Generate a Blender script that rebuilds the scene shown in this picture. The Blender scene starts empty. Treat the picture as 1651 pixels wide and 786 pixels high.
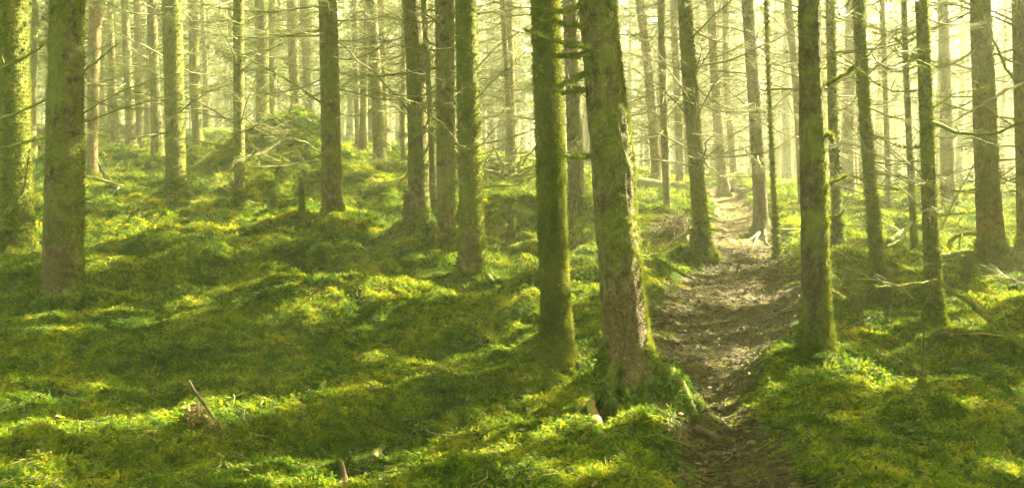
import bpy, math, random
import numpy as np
from mathutils import Vector, Matrix, Euler

RNG = np.random.default_rng(7)
random.seed(7)
SC = bpy.context.scene
COL = SC.collection

# ------------------------------------------------------------------ camera, sky, sun, exposure
W, H, F = 1651.0, 786.0, 1430.0
HZ, EYE = 300.0, 1.5
cam = bpy.data.cameras.new("camera")
cam.sensor_width = 36.0
cam.lens = 36.0 * F / W
cam.shift_y = -(H / 2 - HZ) / W
cam.clip_start, cam.clip_end = 0.05, 1000.0
camo = bpy.data.objects.new("camera", cam)
camo.location = (0, 0, EYE)
camo.rotation_euler = (math.radians(90), 0, 0)
COL.objects.link(camo)
SC.camera = camo

SUN_AZ, SUN_EL = math.radians(34), math.radians(38)      # azimuth measured from +X towards +Y (away from the camera)
SUN_E = 5.0
EXPOSURE = 3.85
S = np.array([math.cos(SUN_AZ) * math.cos(SUN_EL), math.sin(SUN_AZ) * math.cos(SUN_EL), math.sin(SUN_EL)])
world = bpy.data.worlds.new("World")
SC.world = world
world.use_nodes = True
nt = world.node_tree
nt.nodes.clear()
wo = nt.nodes.new('ShaderNodeOutputWorld')
bg = nt.nodes.new('ShaderNodeBackground')
sky = nt.nodes.new('ShaderNodeTexSky')
sky.sky_type = 'NISHITA'
sky.sun_disc = False
sky.sun_elevation = SUN_EL
sky.sun_rotation = math.radians(90) - SUN_AZ
sky.air_density, sky.dust_density, sky.ozone_density = 0.8, 5.0, 0.6
mx = nt.nodes.new('ShaderNodeMix')
mx.data_type = 'RGBA'; mx.blend_type = 'MULTIPLY'
mx.inputs[0].default_value = 1.0
mx.inputs[7].default_value = (0.98, 1.0, 0.43, 1)       # warm, milky morning sky
nt.links.new(sky.outputs[0], mx.inputs[6])
nt.links.new(mx.outputs[2], bg.inputs[0])
bg.inputs[1].default_value = 0.065
nt.links.new(bg.outputs[0], wo.inputs[0])

sl = bpy.data.lights.new("sun", 'SUN')
sl.energy = SUN_E
sl.angle = math.radians(0.5)
sl.color = (1.0, 0.91, 0.58)
so = bpy.data.objects.new("sun", sl)
so.rotation_euler = Vector(S).to_track_quat('Z', 'Y').to_euler()
so.location = (20, 15, 25)
COL.objects.link(so)

SC.view_settings.view_transform = 'Standard'
SC.view_settings.look = 'None'
SC.view_settings.exposure = EXPOSURE
SC.view_settings.gamma = 1.0
cy = SC.cycles
cy.max_bounces = 6; cy.diffuse_bounces = 3; cy.glossy_bounces = 1
cy.transmission_bounces = 3; cy.volume_bounces = 2; cy.transparent_max_bounces = 4
cy.use_denoising = True
cy.use_adaptive_sampling = True
cy.adaptive_threshold = 0.008
cy.sample_clamp_indirect = 6.0
cy.caustics_reflective = False; cy.caustics_refractive = False

# ------------------------------------------------------------------ helpers
def tag(o, label=None, cat=None, group=None, kind=None):
    if label: o['label'] = label
    if cat: o['category'] = cat
    if group: o['group'] = group
    if kind: o['kind'] = kind
    return o

def link(name, me, parent=None, loc=None, rot=None, scale=None):
    o = bpy.data.objects.new(name, me)
    COL.objects.link(o)
    if parent: o.parent = parent
    if loc is not None: o.location = loc
    if rot is not None: o.rotation_euler = rot
    if scale is not None: o.scale = (scale,) * 3 if np.isscalar(scale) else scale
    return o

def np_mesh(name, verts, quads=None, tris=None, mat=None, smooth=True, attrs=None):
    me = bpy.data.meshes.new(name)
    verts = np.asarray(verts, np.float32).reshape(-1, 3)
    nq = 0 if quads is None else len(quads)
    ntr = 0 if tris is None else len(tris)
    idx = []
    if nq: idx.append(np.asarray(quads, np.int32).reshape(-1))
    if ntr: idx.append(np.asarray(tris, np.int32).reshape(-1))
    idx = np.concatenate(idx) if idx else np.zeros(0, np.int32)
    starts = np.concatenate([np.arange(nq) * 4, nq * 4 + np.arange(ntr) * 3]).astype(np.int32)
    me.vertices.add(len(verts)); me.vertices.foreach_set('co', verts.ravel())
    me.loops.add(len(idx)); me.loops.foreach_set('vertex_index', idx)
    me.polygons.add(nq + ntr); me.polygons.foreach_set('loop_start', starts)
    me.update(calc_edges=True)
    me.polygons.foreach_set('use_smooth', np.full(nq + ntr, smooth))
    for k, a in (attrs or {}).items():
        a = np.asarray(a, np.float32)
        if a.ndim == 1:
            at = me.attributes.new(k, 'FLOAT', 'POINT'); at.data.foreach_set('value', a)
        else:
            at = me.attributes.new(k, 'FLOAT_VECTOR', 'POINT'); at.data.foreach_set('vector', a.ravel())
    if mat: me.materials.append(mat)
    me.validate()
    return me

def _hash(ix, iy, iz, seed):
    h = (ix * 374761393 + iy * 668265263 + iz * 2147483647 + seed * 974711) & 0xffffffff
    h = ((h ^ (h >> 13)) * 1274126177) & 0xffffffff
    h = ((h ^ (h >> 15)) * 2246822519) & 0xffffffff
    return ((h ^ (h >> 16)) & 0xffffff) / float(0xffffff) * 2 - 1

def vn(x, y, z=0.0, seed=0):
    x, y, z = np.broadcast_arrays(np.asarray(x, float), np.asarray(y, float), np.asarray(z, float))
    xi, yi, zi = np.floor(x).astype(np.int64), np.floor(y).astype(np.int64), np.floor(z).astype(np.int64)
    fx, fy, fz = x - xi, y - yi, z - zi
    fx = fx * fx * (3 - 2 * fx); fy = fy * fy * (3 - 2 * fy); fz = fz * fz * (3 - 2 * fz)
    r = 0
    for dz in (0, 1):
        wz = fz if dz else 1 - fz
        for dy in (0, 1):
            wy = fy if dy else 1 - fy
            for dx in (0, 1):
                wx = fx if dx else 1 - fx
                r = r + _hash(xi + dx, yi + dy, zi + dz, seed) * wx * wy * wz
    return r

def fbm(x, y, z=0.0, seed=0, o=3):
    r, a = 0, 1.0
    for i in range(o):
        r = r + a * vn(x, y, z, seed + i * 17); a *= .5
        x = x * 2.03 + 5.1; y = y * 2.03 + 1.7; z = z * 2.03 + 3.3
    return r / 1.75

class MB:
    """collects tubes, triangles and quads into one mesh"""
    def __init__(s): s.v = []; s.q = []; s.t = []; s.n = 0; s.a = []
    def add(s, v, q=None, t=None):
        v = np.asarray(v, float).reshape(-1, 3)
        if q is not None and len(q): s.q.append(np.asarray(q) + s.n)
        if t is not None and len(t): s.t.append(np.asarray(t) + s.n)
        s.v.append(v); s.n += len(v)
    def tube(s, p, r, sides=4, cap=True):
        p = np.asarray(p, float); n = len(p)
        r = np.broadcast_to(np.asarray(r, float), (n,))
        t = np.gradient(p, axis=0); t /= np.linalg.norm(t, axis=1)[:, None] + 1e-9
        up = np.array([0, 0, 1.]) if abs(t[:, 2]).mean() < .8 else np.array([1., 0, 0])
        a = np.cross(t, up); a /= np.linalg.norm(a, axis=1)[:, None] + 1e-9
        b = np.cross(t, a)
        th = np.arange(sides) * 2 * math.pi / sides
        v = p[:, None] + r[:, None, None] * (np.cos(th)[None, :, None] * a[:, None] + np.sin(th)[None, :, None] * b[:, None])
        i = np.arange(n - 1)[:, None] * sides; j = np.arange(sides)[None]
        j2 = (j + 1) % sides
        q = np.stack([i + j, i + j2, i + sides + j2, i + sides + j], -1).reshape(-1, 4)
        tr = []
        if cap and sides >= 4:
            c0 = n * sides
            v = np.concatenate([v.reshape(-1, 3), p[:1], p[-1:]])
            for k in range(sides):
                tr.append((c0, (k + 1) % sides, k)); tr.append((c0 + 1, (n - 1) * sides + k, (n - 1) * sides + (k + 1) % sides))
        s.add(v.reshape(-1, 3), q, tr)
    def mesh(s, name, mat, smooth=True, attrs=None):
        return np_mesh(name, np.concatenate(s.v), np.concatenate(s.q) if s.q else None, np.concatenate(s.t) if s.t else None, mat, smooth, attrs)

def pixd(u, v, d):
    return np.array([(u - W / 2) / F * d, d, EYE + (HZ - v) / F * d])

# ------------------------------------------------------------------ materials
def new_mat(name):
    m = bpy.data.materials.new(name); m.use_nodes = True
    n = m.node_tree; n.nodes.clear()
    return m, n, n.nodes.new('ShaderNodeOutputMaterial')
def N(nt, typ, **kw):
    n = nt.nodes.new(typ)
    for k, v in kw.items(): setattr(n, k, v)
    return n
def noise(nt, scale, detail=4, rough=.6, vec=None, dist=0):
    n = N(nt, 'ShaderNodeTexNoise'); n.inputs['Scale'].default_value = scale
    n.inputs['Detail'].default_value = detail; n.inputs['Roughness'].default_value = rough
    n.inputs['Distortion'].default_value = dist
    if vec is not None: nt.links.new(vec, n.inputs['Vector'])
    return n.outputs['Fac']
def ramp(nt, fac, stops):
    r = N(nt, 'ShaderNodeValToRGB'); e = r.color_ramp.elements
    while len(e) < len(stops): e.new(.5)
    for i, (p, c) in enumerate(stops):
        e[i].position = p; e[i].color = (*c, 1) if len(c) == 3 else c
    nt.links.new(fac, r.inputs[0]); return r.outputs[0]
def mix(nt, fac, a, b, blend='MIX'):
    m = N(nt, 'ShaderNodeMix', data_type='RGBA', blend_type=blend)
    for s, x in ((0, fac), (6, a), (7, b)):
        if hasattr(x, 'is_linked') or hasattr(x, 'links'): nt.links.new(x, m.inputs[s])
        else: m.inputs[s].default_value = x if s == 0 else (*x, 1)
    return m.outputs[2]
def math_(nt, op, a, b=None, clamp=False):
    m = N(nt, 'ShaderNodeMath', operation=op); m.use_clamp = clamp
    for s, x in ((0, a), (1, b)):
        if x is None: continue
        if hasattr(x, 'links'): nt.links.new(x, m.inputs[s])
        else: m.inputs[s].default_value = x
    return m.outputs[0]
def smooth(nt, x, a, b):
    m = N(nt, 'ShaderNodeMapRange', interpolation_type='SMOOTHSTEP')
    nt.links.new(x, m.inputs[0]); m.inputs[1].default_value = a; m.inputs[2].default_value = b
    return m.outputs[0]
def bump(nt, h, strength, dist, prev=None):
    b = N(nt, 'ShaderNodeBump'); b.inputs['Strength'].default_value = strength; b.inputs['Distance'].default_value = dist
    nt.links.new(h, b.inputs['Height'])
    if prev is not None: nt.links.new(prev, b.inputs['Normal'])
    return b.outputs[0]

def leaf_mat(name, stops, trans=.4, nscale=.9, rnd=.25, tmul=(1.25, 1.15, .5)):
    """thin leaf that passes light; colour drifts over metres and from piece to piece"""
    m, t, out = new_mat(name)
    geo = N(t, 'ShaderNodeNewGeometry'); oi = N(t, 'ShaderNodeObjectInfo')
    n1 = noise(t, nscale, 4, .65, geo.outputs['Position'])
    f = math_(t, 'ADD', n1, math_(t, 'MULTIPLY', math_(t, 'SUBTRACT', oi.outputs['Random'], .5), rnd))
    vp = N(t, 'ShaderNodeTexVoronoi'); vp.inputs['Scale'].default_value = 2.6; t.links.new(geo.outputs['Position'], vp.inputs['Vector'])
    sp = N(t, 'ShaderNodeSeparateColor'); t.links.new(vp.outputs['Color'], sp.inputs[0])
    f = math_(t, 'ADD', f, math_(t, 'MULTIPLY', math_(t, 'SUBTRACT', sp.outputs[0], .5), .12))
    c = ramp(t, f, stops)
    d = N(t, 'ShaderNodeBsdfPrincipled'); t.links.new(c, d.inputs['Base Color'])
    d.inputs['Roughness'].default_value = .62; d.inputs['Specular IOR Level'].default_value = .25
    tr = N(t, 'ShaderNodeBsdfTranslucent'); t.links.new(mix(t, 1.0, c, tmul, 'MULTIPLY'), tr.inputs[0])
    s = N(t, 'ShaderNodeMixShader'); s.inputs[0].default_value = trans
    t.links.new(d.outputs[0], s.inputs[1]); t.links.new(tr.outputs[0], s.inputs[2]); t.links.new(s.outputs[0], out.inputs[0])
    return m
M_MOSS = leaf_mat('moss_fronds', [(.18, (.018, .055, .002)), (.4, (.062, .122, .003)), (.6, (.150, .220, .006)), (.85, (.40, .37, .022))], .42, 1.3, .5)
M_TMOSS = leaf_mat('trunk_moss', [(.25, (.07, .09, .012)), (.5, (.14, .17, .02)), (.75, (.24, .25, .04))], .4, 3.0)
M_NEEDLE = leaf_mat('spruce_needles', [(.3, (.04, .07, .015)), (.7, (.1, .14, .03))], .35, 1.2)

def bark_mat():
    m, t, out = new_mat('spruce_bark')
    oi = N(t, 'ShaderNodeObjectInfo'); at = N(t, 'ShaderNodeAttribute', attribute_name='moss')
    tc = N(t, 'ShaderNodeTexCoord'); P = tc.outputs['Object']
    mp = N(t, 'ShaderNodeMapping'); mp.inputs['Scale'].default_value = (1, 1, .7); t.links.new(P, mp.inputs['Vector'])
    wv = noise(t, 9, 3, .6, P)
    vo = N(t, 'ShaderNodeTexVoronoi'); vo.feature = 'F1'; vo.inputs['Scale'].default_value = 48
    vo.inputs['Randomness'].default_value = 1
    nv = N(t, 'ShaderNodeTexNoise'); nv.inputs['Scale'].default_value = 11; nv.inputs['Detail'].default_value = 4; t.links.new(P, nv.inputs['Vector']); t.links.new(mix(t, .12, mp.outputs[0], nv.outputs['Color']), vo.inputs['Vector'])
    fine = noise(t, 60, 5, .7, P); mid = noise(t, 14, 5, .65, mp.outputs[0]); big = noise(t, 2.2, 3, .6, P)
    base = mix(t, smooth(t, mid, .25, .75), (.22, .2, .18), (1.6, 1.5, 1.35)); base = mix(t, smooth(t, fine, .3, .7), mix(t, 1.0, base, (.55, .55, .5), 'MULTIPLY'), base); base = mix(t, 1.0, base, oi.outputs['Color'], 'MULTIPLY')
    cr = smooth(t, vo.outputs['Distance'], .35, .75)
    base = mix(t, math_(t, 'MULTIPLY', cr, .3), base, (.03, .022, .014)); base = mix(t, math_(t, 'MULTIPLY', smooth(t, big, .45, .62), smooth(t, at.outputs['Fac'], -.2, .1)), base, mix(t, mid, (.09, .10, .02), (.25, .25, .06)))
    base = mix(t, math_(t, 'MULTIPLY', .75, math_(t, 'SUBTRACT', 1.0, smooth(t, math_(t, 'ADD', at.outputs['Fac'], math_(t, 'MULTIPLY', math_(t, 'SUBTRACT', mid, .5), 1.6)), -.6, .2))), base, mix(t, smooth(t, fine, .3, .7), (.045, .03, .014), (.19, .125, .05)))
    lich = smooth(t, noise(t, 26, 4, .7, P), .62, .74)
    base = mix(t, math_(t, 'MULTIPLY', lich, .55), base, (.22, .23, .12))
    mo = math_(t, 'ADD', at.outputs['Fac'], math_(t, 'MULTIPLY', math_(t, 'SUBTRACT', mid, .5), 1.3))
    mo = math_(t, 'ADD', mo, math_(t, 'MULTIPLY', math_(t, 'SUBTRACT', fine, .5), .9))
    mf = smooth(t, mo, .28, .62)
    mc = ramp(t, noise(t, 24, 5, .7, P), [(.3, (.06, .08, .010)), (.5, (.14, .155, .018)), (.7, (.25, .25, .035))])
    col = mix(t, math_(t, 'MULTIPLY', mf, .92), base, mc)
    b = N(t, 'ShaderNodeBsdfPrincipled'); t.links.new(col, b.inputs['Base Color'])
    b.inputs['Roughness'].default_value = .85; b.inputs['Specular IOR Level'].default_value = .25
    n1 = bump(t, math_(t, 'SUBTRACT', mid, math_(t, 'MULTIPLY', cr, .6)), 1.0, .028)
    n2 = bump(t, fine, 1.0, .014, n1)
    t.links.new(n2, b.inputs['Normal']); t.links.new(b.outputs[0], out.inputs[0])
    return m
M_BARK = bark_mat()

def wood_mat(name, c1, c2, mossy=0.0, scale=20, rnd=.5):
    m, t, out = new_mat(name)
    geo = N(t, 'ShaderNodeNewGeometry'); oi = N(t, 'ShaderNodeObjectInfo')
    n1 = noise(t, scale, 5, .7, geo.outputs['Position'])
    f = math_(t, 'ADD', n1, math_(t, 'MULTIPLY', math_(t, 'SUBTRACT', oi.outputs['Random'], .5), rnd), True)
    c = mix(t, f, c1, c2)
    if mossy > 0:
        n2 = noise(t, 7, 4, .7, geo.outputs['Position'])
        mf = smooth(t, n2, .62 - mossy * .4, .74 - mossy * .4)
        c = mix(t, mf, c, mix(t, n1, (.08, .10, .015), (.22, .24, .04)))
    b = N(t, 'ShaderNodeBsdfPrincipled'); t.links.new(c, b.inputs['Base Color'])
    b.inputs['Roughness'].default_value = .8; b.inputs['Specular IOR Level'].default_value = .3
    t.links.new(bump(t, n1, .7, .006), b.inputs['Normal'])
    t.links.new(b.outputs[0], out.inputs[0]); return m
M_TWIG = wood_mat('dead_twig', (.10, .085, .04), (.26, .23, .11), .45)
M_MTWIG = wood_mat('mossy_branch', (.09, .08, .03), (.2, .19, .07), .95)
M_DEAD = wood_mat('dead_wood', (.035, .022, .012), (.13, .08, .04), .3)
M_PALE = wood_mat('bleached_wood', (.13, .10, .055), (.34, .27, .16), .2)
M_RED = wood_mat('rotten_wood', (.07, .04, .02), (.34, .19, .07), .35, 45)
M_LITTER = wood_mat('litter_twigs', (.026, .02, .008), (.135, .103, .04), 0, 8, 1.3)
M_LEAF = wood_mat('dead_leaf', (.10, .04, .02), (.26, .13, .07), 0, 25, .3)

def ground_mat():
    m, t, out = new_mat('forest_floor')
    geo = N(t, 'ShaderNodeNewGeometry'); P = geo.outputs['Position']
    at = N(t, 'ShaderNodeAttribute', attribute_name='path')
    n1 = noise(t, 1.3, 5, .6, P); n2 = noise(t, 22, 6, .72, P); n3 = noise(t, 90, 4, .7, P)
    moss = ramp(t, mix(t, .5, n1, n2), [(.3, (.02, .045, .004)), (.5, (.06, .115, .006)), (.7, (.14, .20, .012))])
    soil = ramp(t, n2, [(.25, (.02, .015, .005)), (.5, (.072, .053, .018)), (.72, (.125, .095, .035))])
    soil = mix(t, smooth(t, n3, .6, .75), soil, (.22, .17, .09))
    pf = math_(t, 'ADD', at.outputs['Fac'], math_(t, 'MULTIPLY', math_(t, 'SUBTRACT', noise(t, 5, 5, .7, P), .5), .9))
    c = mix(t, smooth(t, pf, .35, .65), moss, soil)
    b = N(t, 'ShaderNodeBsdfPrincipled'); t.links.new(c, b.inputs['Base Color'])
    b.inputs['Roughness'].default_value = .9; b.inputs['Specular IOR Level'].default_value = .15
    t.links.new(bump(t, n3, .7, .01, bump(t, n2, .9, .03)), b.inputs['Normal'])
    t.links.new(b.outputs[0], out.inputs[0]); return m
M_GROUND = ground_mat()

# ------------------------------------------------------------------ trees seen one by one: (base u, v, depth, base width, top u, top width, moss, tint, crown base, label)
BR, GR, OR_, GY = (.22, .18, .10), (.25, .225, .10), (.31, .20, .10), (.28, .24, .16)
TREES = [
 (28, 412, 11.5, 55, 18, 50, .75, GR, 'thick mossy spruce trunk cut by the left edge of the photo'),
 (100, 486, 9.3, 68, 113, 51, .55, BR, 'stout olive spruce with bare red-brown foot, second from the left edge'),
 (150, 297, 19, 18, 153, 20, .1, OR_, 'slim reddish trunk just right of the stout olive spruce'),
 (187, 243, 26, 16, 178, 8, .2, GY, 'thin pale far trunk, left of a close pair on the back ledge'),
 (213, 242, 25, 19, 199, 11, .15, GY, 'straight grey-brown far trunk leaning left above the mossy ledge'),
 (226, 238, 28, 15, 222, 12, .2, GY, 'faint far trunk directly behind the leaning grey-brown one'),
 (284, 305, 16.5, 36, 277, 31, .5, GR, 'spruce with right half sunlit and a flaring pale foot on a bank'),
 (320, 235, 24, 19, 311, 15, .4, GR, 'hazy trunk with glowing foot just right of the half-lit spruce'),
 (387, 343, 15.5, 20, 383, 17, .45, GR, 'slender spruce standing left of the big round moss mound'),
 (424, 238, 22, 24, 417, 20, .5, GR, 'mossy far trunk with shaggy foot at the left shoulder of the big mound'),
 (483, 242, 24, 20, 470, 17, .15, GY, 'pale far trunk rising right behind the big round moss mound'),
 (502, 240, 27, 18, 494, 16, .25, GR, 'dim far trunk beside the pale one behind the big mound'),
 (537, 352, 14.2, 38, 525, 29, .3, BR, 'straight brown spruce in front of the right side of the big mound'),
 (577, 240, 27, 11, 573, 9, .3, GR, 'very thin far trunk between the brown spruce and the white-edged one'),
 (613, 262, 20, 24, 601, 17, .25, GY, 'far spruce with white sunlit right edge and rooty foot'),
 (651, 272, 21, 10, 648, 8, .4, GR, 'thin far stem close left of the forked-looking pair of trunks'),
 (676, 370, 13.2, 40, 662, 29, .3, BR, 'brown spruce with splintered bark at its shaggy foot'),
 (699, 352, 15, 17, 686, 13, .35, GY, 'narrow sunlit stem hugging the shaggy-footed brown spruce'),
 (720, 418, 12.2, 34, 715, 30, .3, BR, 'brownish spruce partly hidden by the mossy trunk in front on its right'),
 (763, 448, 10.8, 44, 747, 33, .7, GR, 'mossy green spruce left of centre with orange-brown foot'),
 (826, 285, 20, 12, 811, 8, .25, GY, 'slender far trunk rising from the tangle of uprooted roots'),
 (898, 572, 7.4, 50, 883, 42, .85, GR, 'green moss-sleeved spruce left of the large foreground spruce'),
 (930, 347, 15, 30, 921, 25, .3, BR, 'brown trunk seen in the gap between the two large central spruces'),
 (1013, 640, 6.2, 80, 961, 58, .35, BR, 'largest foreground spruce with dark scabby bulge and moss-skirted roots'),
 (1060, 300, 22, 19, 1030, 15, .02, OR_, 'far orange-barked trunk leaning beyond the fallen log'),
 (1076, 342, 17, 14, 1066, 12, .35, GR, 'thin straight trunk beside the brush heap'),
 (1097, 297, 23, 16, 1087, 12, .35, GY, 'far pale-green trunk behind the right end of the fallen log'),
 (1132, 415, 12.3, 27, 1104, 21, .6, GR, 'slim green trunk leaning left at the left edge of the path'),
 (1168, 306, 22, 20, 1146, 14, .08, OR_, 'far reddish trunk standing where the path bends away'),
 (1184, 292, 26, 13, 1170, 11, .2, GY, 'pale far trunk immediately right of the reddish one at the path bend'),
 (1228, 375, 15.5, 25, 1207, 20, .12, (.2, .14, .1), 'furrowed brown pine-like trunk at the right edge of the path'),
 (1253, 408, 13, 9, 1235, 6, .9, GR, 'thin smooth green sapling stem right of the furrowed trunk'),
 (1294, 332, 18, 13, 1270, 12, .1, OR_, 'narrow reddish trunk left of the rough foreground trunk'),
 (1318, 596, 6.9, 50, 1307, 34, .3, (.16, .12, .08), 'rough-barked foreground trunk with brilliant white-lit right edge'),
 (1352, 412, 13, 18, 1337, 15, .65, GR, 'mossy trunk half hidden behind the white-edged foreground trunk'),
 (1418, 487, 10, 22, 1389, 15, .7, GR, 'thin mossy trunk bristling with short broken side branches'),
 (1433, 345, 18, 10, 1424, 8, .3, GY, 'thin hazy stem behind the bristling mossy trunk'),
 (1474, 402, 13.5, 12, 1459, 9, .3, BR, 'thin brown trunk just left of the trunk with a broken hollow'),
 (1507, 540, 8.4, 29, 1480, 18, .55, GR, 'nearest slim trunk on the right with a small dark hollow in it'),
 (1531, 325, 20, 22, 1520, 16, .2, GY, 'pale blurred trunk in the haze between the two right-hand trunks'),
 (1600, 420, 12.6, 46, 1576, 30, .3, OR_, 'broad brown spruce near the right edge with green foot'),
 (1654, 428, 12.6, 28, 1643, 24, .4, BR, 'dark trunk cut by the right edge of the photo'),
]

# ------------------------------------------------------------------ terrain
BUMPS = []                                                # x, y, rx, ry, height
def bump_at(u, v, d, rx, ry, h): BUMPS.append((*pixd(u, v, d)[:2], rx, ry, h))
bump_at(458, 300, 19.2, 1.05, .9, 1.35)
bump_at(500, 300, 19.6, .6, .6, .35)
bump_at(405, 300, 19.4, .6, .6, .25)
bump_at(343, 300, 20.5, .7, .5, .40)
bump_at(225, 300, 20.5, 1.1, .5, .42)
bump_at(565, 300, 18.5, .45, .4, .45)
bump_at(600, 300, 17.0, .5, .4, .25)
bump_at(250, 300, 14.8, .9, .6, .16)
bump_at(312, 300, 13.8, .28, .25, .22)
bump_at(400, 300, 12.6, 1.5, .7, .22)
bump_at(560, 300, 12.0, .9, .5, .16)
bump_at(640, 300, 9.8, 1.1, .45, .14)
bump_at(700, 300, 9.0, .8, .4, .14)
bump_at(440, 300, 9.6, .8, .5, .12)
bump_at(200, 300, 7.0, .9, .5, .10)
bump_at(620, 300, 6.3, 1.3, .35, .10)
bump_at(345, 300, 5.7, .4, .25, .08)
bump_at(800, 300, 15.0, .45, .4, .32)
bump_at(848, 300, 15.4, .4, .35, .30)
bump_at(790, 300, 14.0, .35, .3, .16)
bump_at(835, 300, 13.2, .3, .3, .14)
bump_at(1045, 300, 14.0, .6, .7, .2)
bump_at(1082, 300, 6.0, .22, .22, .2)
bump_at(945, 300, 6.1, .26, .22, .17)
bump_at(1000, 300, 6.15, .30, .25, .08)
bump_at(1270, 300, 7.1, .45, .5, .17)
bump_at(1345, 300, 6.9, .4, .5, .14)
bump_at(1380, 300, 11.6, .5, .5, .18)
bump_at(1500, 300, 6.2, .9, .5, .08)
bump_at(1640, 300, 7.6, .6, .5, .15)
bump_at(1180, 300, 24.0, .9, .5, .25)
BUMPS = np.array(BUMPS)
BASES = [((t[0] - W / 2) / F * t[2], t[2], t[3] / F * t[2] / 2) for t in TREES]

PATH = [(1220, 900, 3.6, 110, 0), (1220, 786, 4.35, 108, 0), (1170, 700, 5.2, 84, 0), (1122, 620, 6.6, 76, .02), (1148, 540, 8.5, 102, .06), (1185, 480, 10.2, 104, .17),
        (1205, 430, 12, 74, .4), (1203, 385, 14.5, 52, .62), (1188, 345, 18, 38, .95), (1165, 318, 22, 30, 1.2), (1120, 306, 27, 22, 1.4)]
PC = np.array([[(u - W / 2) / F * d, d, hw / F * d, z] for u, v, d, hw, z in PATH])
pt = np.linspace(0, len(PC) - 1, 120)
PL = np.stack([np.interp(pt, np.arange(len(PC)), PC[:, k]) for k in range(4)], 1)
def path_mask(X, Y):
    X = np.asarray(X, float); sh = X.shape; X = X.ravel(); Y = np.asarray(Y, float).ravel()
    out = np.zeros(len(X))
    m = (Y < 30) & (Y > 2) & (X > -1) & (X < 8)
    if m.any():
        dx = X[m][:, None] - PL[None, :, 0]; dy = Y[m][:, None] - PL[None, :, 1]
        q = np.sqrt(dx * dx + dy * dy) / PL[None, :, 2]
        out[m] = np.clip(1.5 - q.min(1), 0, 1)
    out -= .9 * np.exp(-(((X - 1.10) / .26) ** 2 + ((Y - 6.05) / .34) ** 2))
    return np.clip(out, 0, 1).reshape(sh)

def domes(X, Y, cell, seed):
    """rounded cushions with creases between them"""
    x, y = np.asarray(X, float) / cell, np.asarray(Y, float) / cell
    xi, yi = np.floor(x).astype(np.int64), np.floor(y).astype(np.int64); r = np.zeros(x.shape)
    for dx in (-1, 0, 1):
        for dy in (-1, 0, 1):
            a, b = xi + dx, yi + dy
            px = a + .5 + .45 * _hash(a, b, 0 * a, seed); py = b + .5 + .45 * _hash(a, b, 0 * a + 1, seed); h = .6 + .4 * _hash(a, b, 0 * a + 2, seed)
            r = np.maximum(r, h * np.sqrt(np.clip(1 - ((x - px) ** 2 + (y - py) ** 2) / .85, 0, 1)))
    return r
def relief(X, Y):
    z = np.zeros(np.shape(X))
    for x, y, rx, ry, h in BUMPS:
        q = ((X - x) / rx) ** 2 + ((Y - y) / ry) ** 2
        z = z + h * np.exp(-np.minimum(q, 30) ** 1.25)
    pm = path_mask(X, Y)
    far = np.clip((np.asarray(Y) - 10) / 15, 0, 1)
    soft = 1 - .75 * pm
    left = np.clip(1 - (np.asarray(X) - 1) / 3, .55, 1)
    hum = np.maximum(fbm(X * .9 + 3, Y * .9, 0, 11, 2), -.25) * (.15 + .14 * far) * left
    hum = hum + fbm(X * 2.6, Y * 2.6, 0, 31, 2) * .075 + (1 - np.abs(fbm(X * 4.5, Y * 4.5, 0, 41, 2))) * .05 + vn(X * 9, Y * 9, 0, 47) * .016
    wx = X + .12 * vn(np.asarray(X) * 3, np.asarray(Y) * 3, 0, 3); wy = Y + .12 * vn(np.asarray(X) * 3, np.asarray(Y) * 3, 0, 4)
    mid = np.clip((np.asarray(Y) - 6) / 4, .3, 1) * left
    hum = hum + domes(wx, wy, 1.5, 5) * .40 * mid + domes(wx, wy, .62, 6) * .27 * (.4 + .6 * mid) + domes(wx, wy, .2, 7) * .055
    for x, y, rr in BASES:
        q = ((X - x) ** 2 + (Y - y) ** 2) / (rr * 2.6) ** 2
        z = z + .55 * rr * np.exp(-np.minimum(q, 30))
    for x, y, rx, ry, h in BUMPS:
        if h > .38 and y > 12: hum = hum * (1 - .7 * np.exp(-np.minimum(((X - x) / rx) ** 2 + ((Y - y) / ry) ** 2, 30)))
    z = z + hum * soft + pm * fbm(X * 4, Y * 4, 0, 51, 3) * .025
    return z

CP = [pixd(t[0], t[1], t[2]) for t in TREES]
CP += [np.array([p[0], p[1], p[3]]) for p in PC]
for u, v, d in [(0, 786, 4.4), (300, 786, 4.4), (600, 786, 4.4), (900, 786, 4.4), (1450, 786, 4.35), (1640, 786, 4.35), (250, 640, 6.3), (600, 640, 6.3),
                (400, 520, 8.6), (650, 500, 9.0), (250, 430, 11.3), (1600, 600, 7.0), (430, 345, 16.5), (200, 350, 14.5), (0, 500, 8.9), (1700, 500, 9.0)]:
    CP.append(pixd(u, v, d))
for x, y, z in [(-3, 2, 0), (3, 2, 0), (0, -3, 0), (-10, -5, 0), (10, -5, 0), (-25, 12, 1.2), (25, 10, .5), (-15, 22, 2.6), (14, 20, .9), (-25, 40, 4.2), (-12, 40, 3.9), (-2, 38, 3.0), (5, 38, 2.0),
                (12, 38, 1.6), (25, 38, 1.5), (-40, 65, 5.2), (0, 65, 3.4), (15, 65, 2.4), (40, 65, 2.2), (-60, 0, 1), (60, 0, .5), (-95, 95, 6), (95, 95, 3), (0, 95, 4), (-95, -95, 0), (95, -95, 0)]:
    CP.append(np.array([x, y, z]))
CP = np.array(CP)
def _k(d2): return np.sqrt(d2 + 1.0)
_D2 = ((CP[:, None, :2] - CP[None, :, :2]) ** 2).sum(-1)
_A = _k(_D2) - np.eye(len(CP)) * .35
_rhs = CP[:, 2] - relief(CP[:, 0], CP[:, 1]) - .4
_n = len(CP)
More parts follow.
